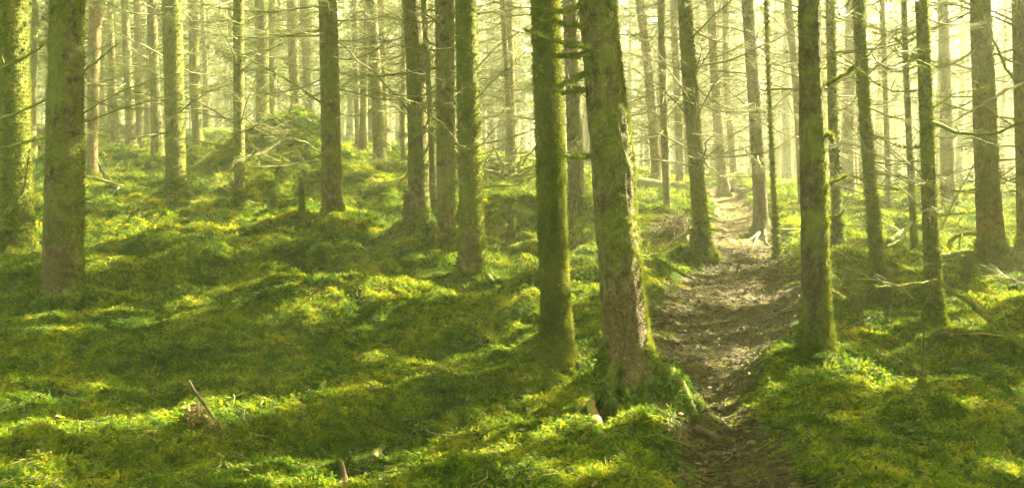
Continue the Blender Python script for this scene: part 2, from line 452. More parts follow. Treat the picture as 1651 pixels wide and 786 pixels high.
_M = np.zeros((_n + 1, _n + 1)); _M[:_n, :_n] = _A; _M[:_n, _n] = 1; _M[_n, :_n] = 1
_w = np.linalg.solve(_M, np.append(_rhs, 0))
def zf(X, Y):
    X = np.asarray(X, float); Y = np.asarray(Y, float); sh = X.shape
    x, y = np.atleast_1d(X).ravel(), np.atleast_1d(Y).ravel()
    out = np.empty(len(x))
    for i in range(0, len(x), 40000):
        a, b = x[i:i + 40000], y[i:i + 40000]
        d2 = (a[:, None] - CP[None, :, 0]) ** 2 + (b[:, None] - CP[None, :, 1]) ** 2
        out[i:i + 40000] = _k(d2) @ _w[:_n] + _w[_n] + .4 + relief(a, b)
    return out.reshape(sh) if sh else float(out[0])
def gz(x, y): return float(zf(np.array([x]), np.array([y]))[0])
def ground_px(u, v, dmin=3.0, dmax=60.0):
    d = np.geomspace(dmin, dmax, 700)
    X = (u - W / 2) / F * d; Z = EYE + (HZ - v) / F * d
    g = zf(X, d); i = np.argmax(g >= Z) if (g >= Z).any() else 699
    return np.array([X[i], d[i], g[i]])

def grid_axis(lo, hi, c, n, s):
    t = np.linspace(math.asinh((lo - c) / s), math.asinh((hi - c) / s), n)
    return c + s * np.sinh(t)
gx = grid_axis(-92, 92, 0, 420, 3.2); gy = grid_axis(-40, 95, 6.0, 560, 2.6)
GX, GY_ = np.meshgrid(gx, gy)
GZ = zf(GX, GY_)
PM = path_mask(GX, GY_)
V = np.stack([GX, GY_, GZ], -1).reshape(-1, 3)
nx, ny = len(gx), len(gy)
ii = (np.arange(ny - 1)[:, None] * nx + np.arange(nx - 1)[None]).ravel()
Q = np.stack([ii, ii + 1, ii + nx + 1, ii + nx], -1)
fm = PM.ravel()[Q].mean(1) > .5
for nm, sel in (('ground', ~fm), ('path', fm)):
    q = Q[sel]; used, inv = np.unique(q, return_inverse=True)
    o = link(nm, np_mesh(nm, V[used], inv.reshape(-1, 4), mat=M_GROUND, attrs={'path': PM.ravel()[used]}))
    tag(o, {'ground': 'hummocky forest floor under green moss', 'path': 'brown trodden footpath winding away between the trunks'}[nm], {'ground': 'ground', 'path': 'path'}[nm], kind='structure')

# ------------------------------------------------------------------ where sunbeams reach the floor (gaps cut into the crowns to place the sun patches)
LIT = []                                                   # x, y, radius in metres
def lit_line(pts, r):
    P = [ground_px(u, v) for u, v in pts]; P = [p - np.append(S[:2] / S[2], 0) * (p[2] - .2) for p in P]; r = r + .03
    for a, b in zip(P[:-1], P[1:]):
        n = max(2, int(np.linalg.norm(b - a) / (r * .7)))
        for k in range(n): 
            p = a + (b - a) * k / n; LIT.append((p[0], p[1], r))
    LIT.append((P[-1][0], P[-1][1], r))
lit_line([(-10, 660), (90, 664)], .13)
lit_line([(-10, 708), (120, 702), (230, 690), (330, 672), (420, 658), (520, 628), (640, 610), (720, 588), (800, 570), (850, 556)], .14)
lit_line([(690, 745), (760, 722), (850, 706), (940, 692), (1050, 680)], .13)
lit_line([(820, 775), (900, 772), (980, 762)], .1)
lit_line([(940, 560), (990, 600)], .12)
lit_line([(1075, 635), (1100, 655)], .13)
lit_line([(1350, 590), (1400, 600), (1450, 625)], .2)
lit_line([(1590, 755), (1650, 765)], .12)
lit_line([(1590, 630), (1650, 620)], .2)
lit_line([(1540, 640), (1420, 680), (1350, 690)], .09)
lit_line([(1230, 560), (1180, 590), (1230, 640)], .12)
lit_line([(425, 240), (460, 233), (500, 236)], .4)
lit_line([(415, 265), (460, 262), (500, 268)], .3)
lit_line([(330, 283), (370, 278)], .3)
lit_line([(560, 300), (640, 300)], .4)
lit_line([(790, 310), (850, 300)], .4)
lit_line([(1025, 340), (1060, 420)], .35)
lit_line([(60, 300), (130, 310)], .5)
lit_line([(390, 385), (300, 395)], .2)
lit_line([(150, 372), (220, 368), (300, 372)], .35)
lit_line([(330, 418), (480, 405)], .35)
lit_line([(480, 480), (650, 470)], .25)
lit_line([(880, 480), (830, 450)], .3)
lit_line([(1090, 470), (1200, 455)], .3)
lit_line([(1060, 540), (1180, 520)], .2)
lit_line([(1400, 560), (1560, 520), (1650, 480)], .25)
for k_, t_ in enumerate(TREES):                             # crown gaps also cut so sun grazes the flank of chosen trunks
    bx, by = (t_[0] - W / 2) / F * t_[2], t_[2]; bz0 = EYE + (HZ - t_[1]) / F * t_[2]
    hh = EYE + HZ / F * t_[2] - bz0 + .6; rr0 = t_[3] / F * t_[2] / 2
    ln = (t_[4] - t_[0]) / F * t_[2] / hh
    rk = np.random.default_rng(k_); a0 = rk.uniform(0, 20)
    if k_ not in (0, 6, 8, 12, 14, 16, 17, 19, 21, 23, 27, 30, 33, 38, 40): continue
    for h in np.arange(.15, min(hh, 1.7 if k_ == 23 else 9), .12):
        if vn(a0 + h * .9, k_, 0, 5) < (-.55 if k_ in (21, 23, 33, 0, 6, 14) else -.25): continue
        q = (bz0 + h - .2) / S[2]
        LIT.append((bx + ln * h - S[0] * q, by - S[1] * q, rr0 + (.08 if k_ == 21 else (.15 if t_[2] < 16 else .22))))
LITA = np.array(LIT)
def beam(G, soft):
    """true where the point on the floor gets sun through a gap cut into the crowns"""
    x, y = G[:, 0], G[:, 1]
    hit = np.zeros(len(x), bool)
    jit = .5 + .5 * fbm(x * 6, y * 6, 0, 77, 2)
    o = np.argsort(x); xs = x[o]
    for a, b, r in LITA:
        i0, i1 = np.searchsorted(xs, (a - 1.35 * r, a + 1.35 * r))
        if i1 <= i0: continue
        k = o[i0:i1]; rr = r * (.75 + .6 * jit[k])
        hit[k] |= (x[k] - a) ** 2 + (y[k] - b) ** 2 < rr ** 2
    n = fbm(x * 1.9, y * 1.9, 0, 91, 3) * .5 + .5 + .22 * vn(x * 5, y * 5, 0, 19)
    # crowns thinned for more sun beyond the foreground and right of the path
    th = np.interp(y + 0 * x, [0, 8, 11, 15, 25], [.0, .13, .34, .52, .64]) + np.where((x > 1.5) & (y > 4), .16, 0)
    hit |= n < th
    return hit

# ------------------------------------------------------------------ conifer crowns
def crown_tris(h0, h1, R, ntri, rng, spread=1.0):
    """needle sprays along drooping boughs: returns (n,3,3) local triangles and bough lines"""
    nb = int((h1 - h0) * 5.5)
    hs = np.sort(rng.uniform(h0, h1, nb)); tri = []; lines = []
    for h in hs:
        f = (h - h0) / (h1 - h0); L = R * (1 - .75 * f) * rng.uniform(.7, 1.15)
        if f < .12: L *= .8
        a = rng.uniform(0, 2 * math.pi); da = np.array([math.cos(a), math.sin(a), 0])
        side = np.array([-da[1], da[0], 0])
        k = max(10, int(ntri * L / (nb * R * .62)))
        t = rng.uniform(.15, 1, k) ** .8
        w = rng.normal(0, 1, k) * .22 * (1.1 - t) * L * spread
        c = da * (t * L)[:, None] + side * w[:, None]
        c[:, 2] += h - .28 * L * t ** 1.6 + rng.normal(0, .05, k) - np.abs(w) * .25
        dirv = da * .6 + side * (np.sign(w) * .8)[:, None] + rng.normal(0, .25, (k, 3)); dirv[:, 2] -= .15
        dirv /= np.linalg.norm(dirv, axis=1)[:, None]
        nrm = np.array([0, 0, 1.]) + rng.normal(0, .5, (k, 3))
        sd = np.cross(dirv, nrm); sd /= np.linalg.norm(sd, axis=1)[:, None]
        l = rng.uniform(.16, .34, k)[:, None]; wd = rng.uniform(.035, .07, k)[:, None]
        tri.append(np.stack([c - sd * wd, c + sd * wd, c + dirv * l], 1))
        lines.append([(da * (L * s)) + np.array([0, 0, h - .28 * L * s ** 1.6]) for s in (0, .35, .7, 1)])
    return np.concatenate(tri), lines

def project_floor(P, g0):
    return P[:, :2] - S[None, :2] * ((P[:, 2] - g0) / S[2])[:, None]

def crown_object(parent, base, axis, H, rng, h0, R, ntri, carve=True):
    tri, lines = crown_tris(h0, H, R, ntri, rng)
    mb = MB(); cz = tri.mean(1)
    off = np.array([axis(h) for h in cz[:, 2]])
    tri = tri + np.concatenate([off, np.zeros((len(off), 1))], 1)[:, None]
    if carve:  # needles removed along the sun rays to shape the light below
        G = project_floor(tri.mean(1) + base, None if False else .2 + 0 * base[2])
        tri = tri[~beam(G, 0)]
        if len(tri) < 5: tri = np.zeros((0, 3, 3))
    if len(tri):
        mb.add(tri.reshape(-1, 3), t=np.arange(len(tri) * 3).reshape(-1, 3))
    nl = 0
    for l in lines:
        l = np.array(l); o = axis(l[0, 2]); l[:, :2] += o
        if carve and beam(project_floor(l[2:3] + base, .2), 0)[0]: continue
        mb.tube(l, [.02, .015, .01, .004], 3)
    if mb.n: link('crown', mb.mesh('crown', M_NEEDLE, False), parent)

# ------------------------------------------------------------------ dead branch meshes (shared)
def branch_mesh(rng, mat, ntw=16, droop=.1, rad=.011, sub=True, moss=0, needles=0):
    mb = MB(); n = 9; t = np.linspace(0, 1, n)
    cv = rng.normal(0, .08)
    P = np.stack([t, cv * t ** 2 + rng.normal(0, .008, n), -droop * np.sin(t * 2.6) + .12 * t ** 3 + rng.normal(0, .006, n)], 1); P[0] = 0
    mb.tube(P, rad * (1 - .85 * t) * (1 + .25 * rng.random(n)), 5)
    for k in range(ntw):
        s = rng.uniform(.12, .98); o = np.array([np.interp(s, t, P[:, j]) for j in range(3)])
        sg = 1 if k % 2 else -1; L = rng.uniform(.12, .42) * (1.15 - s)
        a = math.radians(rng.uniform(35, 65)) * sg
        d = np.array([math.cos(a), math.sin(a), rng.normal(-.05, .18)])
        q = np.linspace(0, 1, 5)[:, None]
        tw = o + d * L * q + np.array([.25 * L, 0, -.1 * L]) * q ** 2
        mb.tube(tw, rad * .33 * (1 - .8 * q[:, 0]), 3)
        if sub:
            for _ in range(rng.integers(1, 4)):
                s2 = rng.uniform(.3, .9); o2 = tw[0] + (tw[-1] - tw[0]) * s2
                d2 = np.array([rng.uniform(.3, 1), rng.normal(0, .7), rng.normal(-.15, .4)]); d2 /= np.linalg.norm(d2)
                mb.tube([o2, o2 + d2 * L * .22, o2 + d2 * L * .4 + [0, 0, -.02 * L]], [rad * .2, rad * .14, rad * .05], 3)
    me = mb.mesh('branch', mat)
    if needles:
        pass
    return me
BV = [branch_mesh(RNG, M_TWIG, 26, rng_d, .0072) for rng_d in (.05, .16, -.1, .22, .1, -.2)]
BS = [branch_mesh(RNG, M_MTWIG, 3, .05, .034, False) for _ in range(4)]        # short thick mossy stubs
BM = [branch_mesh(RNG, M_MTWIG, 9, .14, .017) for _ in range(3)]

# ------------------------------------------------------------------ moss sprigs, instanced as ground cover
SRC = []
def sprig_mesh(rng, nf, L, up, leaf, mat, seg=6):
    T = []
    for k in range(nf):
        a = rng.uniform(0, 2 * math.pi); l = L * rng.uniform(.6, 1.2); u = up * rng.uniform(.5, 1.3)
        da = np.array([math.cos(a), math.sin(a), 0]); side = np.array([-da[1], da[0], 0])
        r0 = rng.uniform(0, .35) * L; ph = rng.uniform(0, 6.28); o = np.array([math.cos(ph), math.sin(ph), 0]) * r0
        t = np.linspace(0, 1, seg + 1)
        c = o + da * (l * t)[:, None]; c[:, 2] += u * np.sin(t * rng.uniform(1.6, 2.7)) - .005
        for i in range(1, seg + 1):
            w = leaf * (1.25 - t[i]) * rng.uniform(.8, 1.2); fw = da * w * .7 + np.array([0, 0, -w * .12])
            for sg in (-1, 1):
                T.append([c[i - 1], c[i] * .35 + c[i - 1] * .65 + np.array([0, 0, .003]), c[i - 1] + side * sg * w + fw])
        T.append([c[-2] - side * leaf * .2, c[-2] + side * leaf * .2, c[-1] + da * leaf * .5])
    T = np.array(T)
    return np_mesh('sprig', T.reshape(-1, 3), tris=np.arange(len(T) * 3).reshape(-1, 3), mat=mat, smooth=False)
def src(name, me):
    o = bpy.data.objects.new(name, me); return o
SPR = [src('moss_sprig', sprig_mesh(RNG, 20, .058, .026, .0125, M_MOSS, 8)) for _ in range(5)] + [src('moss_sprig', sprig_mesh(RNG, 10, .075, .035, .019, M_MOSS, 8)) for _ in range(1)]
TSP = [src('bark_sprig', sprig_mesh(RNG, 7, .03, .02, .012, M_TMOSS, 4)) for _ in range(3)]
def litter_src(rng, kind):
    mb = MB()
    if kind == 0:
        for _ in range(3):
            p = rng.normal(0, .03, 3) * [1, 1, .15]; a = rng.uniform(0, 6.28); L = rng.uniform(.04, .13)
            q = np.linspace(-1, 1, 4)[:, None]
            mb.tube(p + np.array([math.cos(a), math.sin(a), .05]) * q * L / 2 + np.array([-math.sin(a), math.cos(a), .3]) * (q ** 2) * L * rng.normal(0, .12), [.0014, .0028, .0022, .001], 3)
    else:
        for _ in range(9):
            p = rng.normal(0, .04, 3) * [1, 1, .15]; a = rng.uniform(0, 6.28); L = rng.uniform(.006, .018)
            d = np.array([math.cos(a), math.sin(a), rng.normal(0, .2)]); s = np.array([-d[1], d[0], rng.normal(0, .3)])
            mb.add([p - d * L, p + s * L * .35, p + d * L, p - s * L * .35 + [0, 0, .004]], q=[[0, 1, 2, 3]])
    return src('litter_piece', mb.mesh('litter', M_LITTER, False))
LSR = [litter_src(RNG, k % 2) for k in range(6)]

_groups = {}
def scatter_group(key, sources):
    if key in _groups: return _groups[key]
    g = bpy.data.node_groups.new('scatter_' + key, 'GeometryNodeTree')
    g.interface.new_socket('Geometry', in_out='INPUT', socket_type='NodeSocketGeometry')
    g.interface.new_socket('Geometry', in_out='OUTPUT', socket_type='NodeSocketGeometry')
    n = g.nodes; L = g.links
    i = n.new('NodeGroupInput'); o = n.new('NodeGroupOutput')
    j = n.new('GeometryNodeJoinGeometry')
    for s in reversed(sources):
        oi = n.new('GeometryNodeObjectInfo'); oi.inputs[0].default_value = s; oi.inputs['As Instance'].default_value = True
        L.new(oi.outputs['Geometry'], j.inputs[0])
    m2p = n.new('GeometryNodeMeshToPoints')
    L.new(i.outputs[0], m2p.inputs[0])
    def att(name, typ):
        a = n.new('GeometryNodeInputNamedAttribute'); a.data_type = typ; a.inputs[0].default_value = name; return a.outputs[0]
    e = n.new('FunctionNodeEulerToRotation'); L.new(att('rot', 'FLOAT_VECTOR'), e.inputs[0])
    ip = n.new('GeometryNodeInstanceOnPoints')
    L.new(m2p.outputs[0], ip.inputs['Points']); L.new(j.outputs[0], ip.inputs['Instance'])
    ip.inputs['Pick Instance'].default_value = True
    L.new(att('idx', 'INT'), ip.inputs['Instance Index'])
    L.new(e.outputs[0], ip.inputs['Rotation']); L.new(att('scl', 'FLOAT'), ip.inputs['Scale'])
    L.new(ip.outputs[0], o.inputs[0])
    _groups[key] = g; return g

def scatter(name, pts, nrm, scl, key, sources, parent=None, rng=RNG, tilt=.25):
    n = len(pts); nrm = nrm + rng.normal(0, tilt, nrm.shape); nrm /= np.linalg.norm(nrm, axis=1)[:, None]
    yaw = rng.uniform(0, 2 * math.pi, n)
    # euler xyz of a frame whose Z is nrm, spun by yaw
    h = np.where(np.abs(nrm[:, 2:3]) < .95, np.array([[0, 0, 1.]]), np.array([[1., 0, 0]]))
    x = np.cross(h, nrm); x /= np.linalg.norm(x, axis=1)[:, None]; y = np.cross(nrm, x)
    c, s = np.cos(yaw)[:, None], np.sin(yaw)[:, None]
    x, y = x * c + y * s, -x * s + y * c
    R = np.stack([x, y, nrm], -1)
    ey = np.arcsin(np.clip(-R[:, 2, 0], -1, 1)); ex = np.arctan2(R[:, 2, 1], R[:, 2, 2]); ez = np.arctan2(R[:, 1, 0], R[:, 0, 0])
    me = bpy.data.meshes.new(name); me.vertices.add(n); me.vertices.foreach_set('co', np.asarray(pts, np.float32).ravel())
    a = me.attributes.new('rot', 'FLOAT_VECTOR', 'POINT'); a.data.foreach_set('vector', np.stack([ex, ey, ez], 1).astype(np.float32).ravel())
    a = me.attributes.new('scl', 'FLOAT', 'POINT'); a.data.foreach_set('value', scl.astype(np.float32))
    a = me.attributes.new('idx', 'INT', 'POINT'); a.data.foreach_set('value', rng.integers(0, len(sources), n).astype(np.int32))
    o = link(name, me, parent); m = o.modifiers.new('scatter', 'NODES'); m.node_group = scatter_group(key, sources)
    return o

# ------------------------------------------------------------------ trunks
def make_tree(u, v, d, wb, ut, wt, moss, tint, label, idx, near=False):
    rng = np.random.default_rng(100 + idx)
    bx, by = (u - W / 2) / F * d, d
    bz = gz(bx, by)
    root = bpy.data.objects.new('spruce_tree', None); COL.objects.link(root); root.location = (bx, by, bz)
    tag(root, label, 'tree', 'mossy spruce trunks of the wood')
    rb, rt = wb / F * d / 2, wt / F * d / 2
    htop = EYE + HZ / F * d - bz
    lean = ((ut - u) / F * d) / htop
    Ht = max(11.5, htop + 4.5) + rng.uniform(0, 2)
    ph, am = rng.uniform(0, 6.28), rng.uniform(.005, .02) * (d / 12)
    wob = rng.uniform(.6, 1.2)
    ly = rng.normal(0, .006)
    def axis(h):
        hh = min(h, htop) + max(h - htop, 0) * .35
        return np.array([lean * hh + am * (math.sin(h * wob + ph) - math.sin(ph)), ly * hh])
    res = d < 8
    step = .025 if res else (.045 if d < 13 else .09)
    hs = np.concatenate([np.arange(-.35, htop + .4, step), np.linspace(htop + .5, Ht, 14)])
    sides = 72 if res else (40 if d < 13 else 22)
    th = np.arange(sides) * 2 * math.pi / sides
    r = np.interp(hs, [0, .5, htop, Ht], [rb * .92, rb * .86, rt, .015])
    A = np.array([axis(h) for h in hs])
    HH, TT = np.meshgrid(hs, th, indexing='ij')
    RR = np.repeat(r[:, None], sides, 1)
    nl = rng.integers(4, 7); lob = np.zeros_like(TT)
    for k in range(nl):
        a0 = rng.uniform(0, 6.28); dd = np.angle(np.exp(1j * (TT - a0))); lob += rng.uniform(.5, 1.0) * np.exp(-(dd / .33) ** 2)
    fl = np.exp(-np.maximum(HH, 0) / (.12 if d > 9 else .10)) 
    RR = RR * (1 + fl * (.18 + .55 * lob))
    cx, sx = np.cos(TT), np.sin(TT)
    q = 1 / max(rb, .05)
    RR = RR * (1 + .05 * fbm(cx * 1.2 + idx, sx * 1.2, HH * 1.6, idx, 2) + .035 * fbm(cx * 4, sx * 4 + idx, HH * 7, idx + 3, 3))
    if res or d < 13:
        RR = RR + (.006 if res else .007) * fbm(cx * rb * 45, sx * rb * 45, HH * 24, idx + 5, 3)
    # whorl rings with knots
    for wh in np.arange(.5, htop, .42):
        if rng.random() < .8:
            RR = RR * (1 + .03 * np.exp(-((HH - wh - rng.normal(0, .05)) / .03) ** 2))
    if idx == 23:                                          # the big spruce: scabby bulge on its right, burl texture
        b = np.exp(-((HH - 1.55) / .34) ** 2)
        RR = RR * (1 + .07 * b + .10 * b * np.cos(TT)) + b * .014 * fbm(cx * 5, sx * 5, HH * 12, 9, 3)
    X = A[:, 0:1] + RR * cx; Y = A[:, 1:2] + RR * sx
    Vv = np.stack([X, Y, HH], -1).reshape(-1, 3)
    n, s_ = len(hs), sides
    i = np.arange(n - 1)[:, None] * s_; j = np.arange(s_)[None]; j2 = (j + 1) % s_
    Qd = np.stack([i + j, i + j2, i + s_ + j2, i + s_ + j], -1).reshape(-1, 4)
    ms = moss * .75 + .55 * np.exp(-np.maximum(HH - .05, 0) / .35) * (.5 + moss) + .16 * cx * (moss > .2) + .35 * fbm(cx * 1.5, sx * 1.5 + idx, HH * .9, idx + 8, 3)
    if idx in (1, 19):                                      # bare red-brown foot
        ms -= .75 * np.exp(-((HH - .28) / .22) ** 2) * np.exp(-((TT - 4.6) / 1.0) ** 2)
    if idx == 23: ms -= .45 * np.exp(-((HH - .3) / .3) ** 2) * np.exp(-((TT - 4.4) / .9) ** 2) 
    if idx == 23: ms += .3 * np.exp(-(np.angle(np.exp(1j * (TT - .1))) / .6) ** 2)
    if idx == 33: ms += .25 * np.exp(-np.maximum(HH, 0) / .3)
    if idx in (1, 8, 12, 16, 18, 19, 23, 27):
        ms -= (1.15 if idx in (1, 19, 23) else .7) * np.exp(-((HH - .30) / (.25 if idx != 23 else .34)) ** 4) * np.exp(-(np.angle(np.exp(1j * (TT - 4.6))) / .95) ** 2) * (1 + .5 * fbm(cx * 3, sx * 3 + idx, HH * 5, idx + 50, 2))
    ms = np.clip(ms + .25 * fbm(cx * 6, sx * 6 + idx, HH * 9, idx + 70, 3), -.8, 1.2)
    trunk = link('trunk', np_mesh('trunk', Vv, Qd, mat=M_BARK, attrs={'moss': ms.ravel()}), root)
    trunk.color = (*tint, 1)
    # moss growing on the bark
    cnt = 15000 if res else (3500 if d < 13 else (1200 if d < 17 else 300))
    cnt = int(cnt * (.35 + moss))
    k = rng.integers(0, n - 15, cnt * 3); m_ = rng.integers(0, s_, cnt * 3)
    keep = (rng.random(cnt * 3) < np.clip(ms[k, m_] * 1.1 - .35, 0, 1)) & (HH[k, m_] > -.05)
    k, m_ = k[keep][:cnt], m_[keep][:cnt]
    if len(k) > 20:
        pts = np.stack([X[k, m_], Y[k, m_], HH[k, m_]], 1); nr = np.stack([cx[k, m_], sx[k, m_], np.full(len(k), -.25)], 1)
        sc = rng.uniform(.45, 1.0, len(k)) * (1 if d < 9 else 1.35) * (1 + .8 * np.exp(-np.maximum(HH[k, m_], 0) / .25))
        mo = scatter('bark_moss', pts, nr, sc, 'bark', TSP, root, rng, .5); mo['kind'] = 'stuff'
    if 5 < d < 17 and wb > 14 and idx != 30:
        R0 = rb * 1.0
        for q_ in range(rng.integers(4, 7)):
            a0 = rng.uniform(0, 6.28); Lr = rb * rng.uniform(2.2, 4.2); dr = np.array([math.cos(a0), math.sin(a0)]); sd_ = np.array([-dr[1], dr[0]]) * rng.normal(0, .35)
            tq = np.linspace(0, 1, 9); xy = dr * (R0 * .45 + Lr * tq)[:, None] + sd_ * (Lr * tq ** 2)[:, None]
            gzz = zf(bx + xy[:, 0], by + xy[:, 1]) - bz
            zq = rb * .45 * (1 - tq) ** 2.8 + (gzz - .01 - .05 * tq ** 3) * np.minimum(1, tq * 3) 
            mbr = MB(); mbr.tube(np.column_stack([xy, zq]), rb * (.40 - .33 * tq ** .8) * (1 + .15 * rng.random(9)), 9)
            vv = np.concatenate(mbr.v); ro = link('root', mbr.mesh('root', M_BARK, True, {'moss': np.clip(moss * .6 + .55 + .4 * vn(vv[:, 0] * 9, vv[:, 1] * 9, vv[:, 2] * 9), 0, 1.2)}), root); ro.color = (*tint, 1)
            nn = 90 if d < 9 else 45; ci = rng.uniform(0, 7.9, nn); c0 = ci.astype(int); cf = (ci - c0)[:, None]; cc = np.column_stack([xy, zq]); rr_q = (rb * (.40 - .33 * tq ** .8))[c0]
            av = rng.uniform(-1.2, 1.2, nn); nv = np.column_stack([sd_[0] / (np.linalg.norm(sd_) + 1e-6) * np.sin(av), sd_[1] / (np.linalg.norm(sd_) + 1e-6) * np.sin(av), np.cos(av)])
            ms_ = scatter('root_moss', cc[c0] * (1 - cf) + cc[c0 + 1] * cf + nv * rr_q[:, None] * .85, nv, rng.uniform(.5, .95, nn) * (.8 if d < 9 else 1.1), 'moss', SPR, root, rng, .35); ms_['kind'] = 'stuff'
        cb = int(420 if d < 9 else 260); ab = rng.uniform(0, 6.28, cb); hb = rng.random(cb) ** 2.2 * (.28 if d < 9 else .45) * (.4 + moss)
        rb2 = np.interp(hb, hs, r) * (1 + .38 * np.exp(-hb / .1)); axb = np.array([axis(h_) for h_ in hb])
        skip = (np.abs(np.angle(np.exp(1j * (ab - 4.5)))) < .7) & (idx in (1, 19, 23)) & (hb > .06)
        pb = np.column_stack([axb[:, 0] + rb2 * np.cos(ab), axb[:, 1] + rb2 * np.sin(ab), hb])[~skip]; nb_ = np.column_stack([np.cos(ab), np.sin(ab), .5 + 0 * ab])[~skip]
        bmo = scatter('foot_moss', pb, nb_, rng.uniform(.6, 1.1, len(pb)) * (.75 if d < 9 else 1.1), 'moss', SPR, root, rng, .4); bmo['kind'] = 'stuff'
    # dead branches
    def rad_at(h): return float(np.interp(h, hs, r))
    def put(mesh_list, h, az, L, tilt, name='branch', thick=1.0):
        a = axis(h); rr = rad_at(h) * .8
        o = link(name, mesh_list[rng.integers(len(mesh_list))], root, (a[0] + rr * math.cos(az), a[1] + rr * math.sin(az), h),
                 (rng.uniform(-.4, .4), tilt, az), (L, L * thick, L * thick)); return o
    if idx in (21, 23, 33, 0, 1, 19):
        for _ in range(18 if idx == 21 else (5 if idx in (23, 33) else 12)):
            put(BS, rng.uniform(.7, htop + .3), rng.uniform(0, 6.28), rng.uniform(.05, .16), rng.uniform(-.3, .2))
        if idx in (0, 1, 19):
            for _ in range(7): put(BV, rng.uniform(1.4, htop + .6), rng.uniform(0, 6.28), rng.uniform(.7, 1.6), rng.uniform(-.25, .1))
    elif d < 11 or idx in (35, 38):
        for _ in range(34): put(BS, rng.uniform(.35, htop), rng.uniform(0, 6.28), rng.uniform(.07, .24), rng.uniform(-.3, .2))
        for _ in range(18): put(BM if rng.random() < .2 else BV, rng.uniform(1.0, htop + .5), rng.uniform(0, 6.28), rng.uniform(.5, 1.4), rng.uniform(-.35, .15))
    elif d < 18:
        nb = 44 if wb > 12 else 12
        for _ in range(nb): put(BV, rng.uniform(.9, htop + .8), rng.uniform(0, 6.28), rng.uniform(.5, 2.3), rng.uniform(-.35, .2))
        for _ in range(10): put(BS, rng.uniform(.3, htop), rng.uniform(0, 6.28), rng.uniform(.08, .25), rng.uniform(-.3, .2))
    else:
        for _ in range(30): put(BV, rng.uniform(1.2, htop + 1), rng.uniform(0, 6.28), rng.uniform(.6, 2.2), rng.uniform(-.3, .15))
    crown_object(root, np.array([bx, by, bz]), lambda h: axis(h), Ht, rng, max(6.5, htop + 1.2), min(2.3, .9 + wb / F * d * 4), 5200 if d < 20 else 3000)
    return root, axis, rad_at, (bx, by, bz), put

INFO = {}
for i_, t_ in enumerate(TREES):
    INFO[i_] = make_tree(*t_[:8], t_[8], i_)

# trees standing beside the view on the right, whose crowns shade the floor
side_pos = []
rr_ = np.random.default_rng(5)
for _ in range(4000):
    x, y = rr_.uniform(4, 22), rr_.uniform(1, 26)
    if x < .64 * y + 1.2: continue
    if all((x - a) ** 2 + (y - b) ** 2 > 2.7 ** 2 for a, b in side_pos): side_pos.append((x, y))
def plain_trunk(rng, Ht, rb, sides=10, n=16):
    hs = np.linspace(-.3, 1, n); hs = np.where(hs > 0, hs * Ht, hs)
    mb = MB(); ln = rng.normal(0, .02, 2)
    P = np.stack([ln[0] * hs + .04 * np.sin(hs * .7 + rng.uniform(0, 6)), ln[1] * hs + .04 * np.sin(hs * .6 + rng.uniform(0, 6)), hs], 1)
    R = rb * (1 - .93 * np.clip(hs / Ht, 0, 1)) * (1 + .5 * np.exp(-np.maximum(hs, 0) / .2)); mb.tube(P, R, sides)
    vv = np.concatenate(mb.v)
    ms = np.clip(.35 + .5 * np.exp(-np.maximum(vv[:, 2], 0) / .6) + .3 * vn(vv[:, 0] * 3, vv[:, 1] * 3, vv[:, 2]), 0, 1)
    me = mb.mesh('trunk', M_BARK, True, {'moss': ms})
    return me, P
for k_, (x, y) in enumerate(side_pos):
    rng = np.random.default_rng(900 + k_)
    z = gz(x, y); root = bpy.data.objects.new('spruce_tree', None); COL.objects.link(root); root.location = (x, y, z)
    tag(root, 'tall spruce standing beyond the right edge of the view', 'tree', 'spruces beyond the right edge')
    me, P = plain_trunk(rng, 13, .17); t_ = link('trunk', me, root); t_.color = (*BR, 1)
    crown_object(root, np.array([x, y, z]), lambda h: np.zeros(2), 12.5 + rng.uniform(-1, 1.5), rng, 5.2, 2.4, 6500)

# ------------------------------------------------------------------ the wood behind
def back_variant(rng, k):
    Ht = rng.uniform(12, 14.5); rb = rng.uniform(.09, .19)
    me, P = plain_trunk(rng, Ht, rb, 9, 22)
    mb = MB()
    for _ in range(85):                                   # dead lower boughs
        h = rng.uniform(1, 8); a = rng.uniform(0, 6.28); L = rng.uniform(.6, 2.0)
        d = np.array([math.cos(a), math.sin(a), 0]); s = np.array([-d[1], d[0], 0])
        q = np.linspace(0, 1, 5)[:, None]
        c = np.array([np.interp(h, P[:, 2], P[:, 0]), np.interp(h, P[:, 2], P[:, 1]), h])
        Z = np.array([0, 0, 1.]); L3 = c + d * L * q - Z * (.18 * L * np.sin(q * 2.4)) + s * rng.normal(0, .1) * q ** 2
        mb.tube(L3, .008 * (1.1 - q[:, 0]), 3)
        for _ in range(7):
            t = rng.uniform(.2, .95); o = c + d * L * t - Z * .18 * L * math.sin(t * 2.4); w = rng.choice([-1, 1]); l = L * rng.uniform(.1, .35)
            e = o + (d * .7 + s * w * .8 - Z * rng.uniform(-.1, .4)) * l
            mb.tube([o, (o + e) / 2 + Z * .01, e], [.0035, .003, .0015], 3)
    bm = mb.mesh('branches', M_TWIG)
    tri, lines = crown_tris(5.5 if k % 2 else 7.5, Ht, 1.9, 1500, rng)
    if k != 4:                                     # a few live, needled boughs low down
        t2, _ = crown_tris(2.4, 6.5, 1.8, 1000, rng, 1.2); tri = np.concatenate([tri, t2])
    mb2 = MB(); mb2.add(tri.reshape(-1, 3), t=np.arange(len(tri) * 3).reshape(-1, 3))
    for l in lines: mb2.tube(l, [.02, .015, .01, .004], 3)
    return me, bm, mb2.mesh('crown', M_NEEDLE, False)
rb_ = np.random.default_rng(33)
VAR = [back_variant(rb_, k) for k in range(7)]
proto = []
back_pos = []
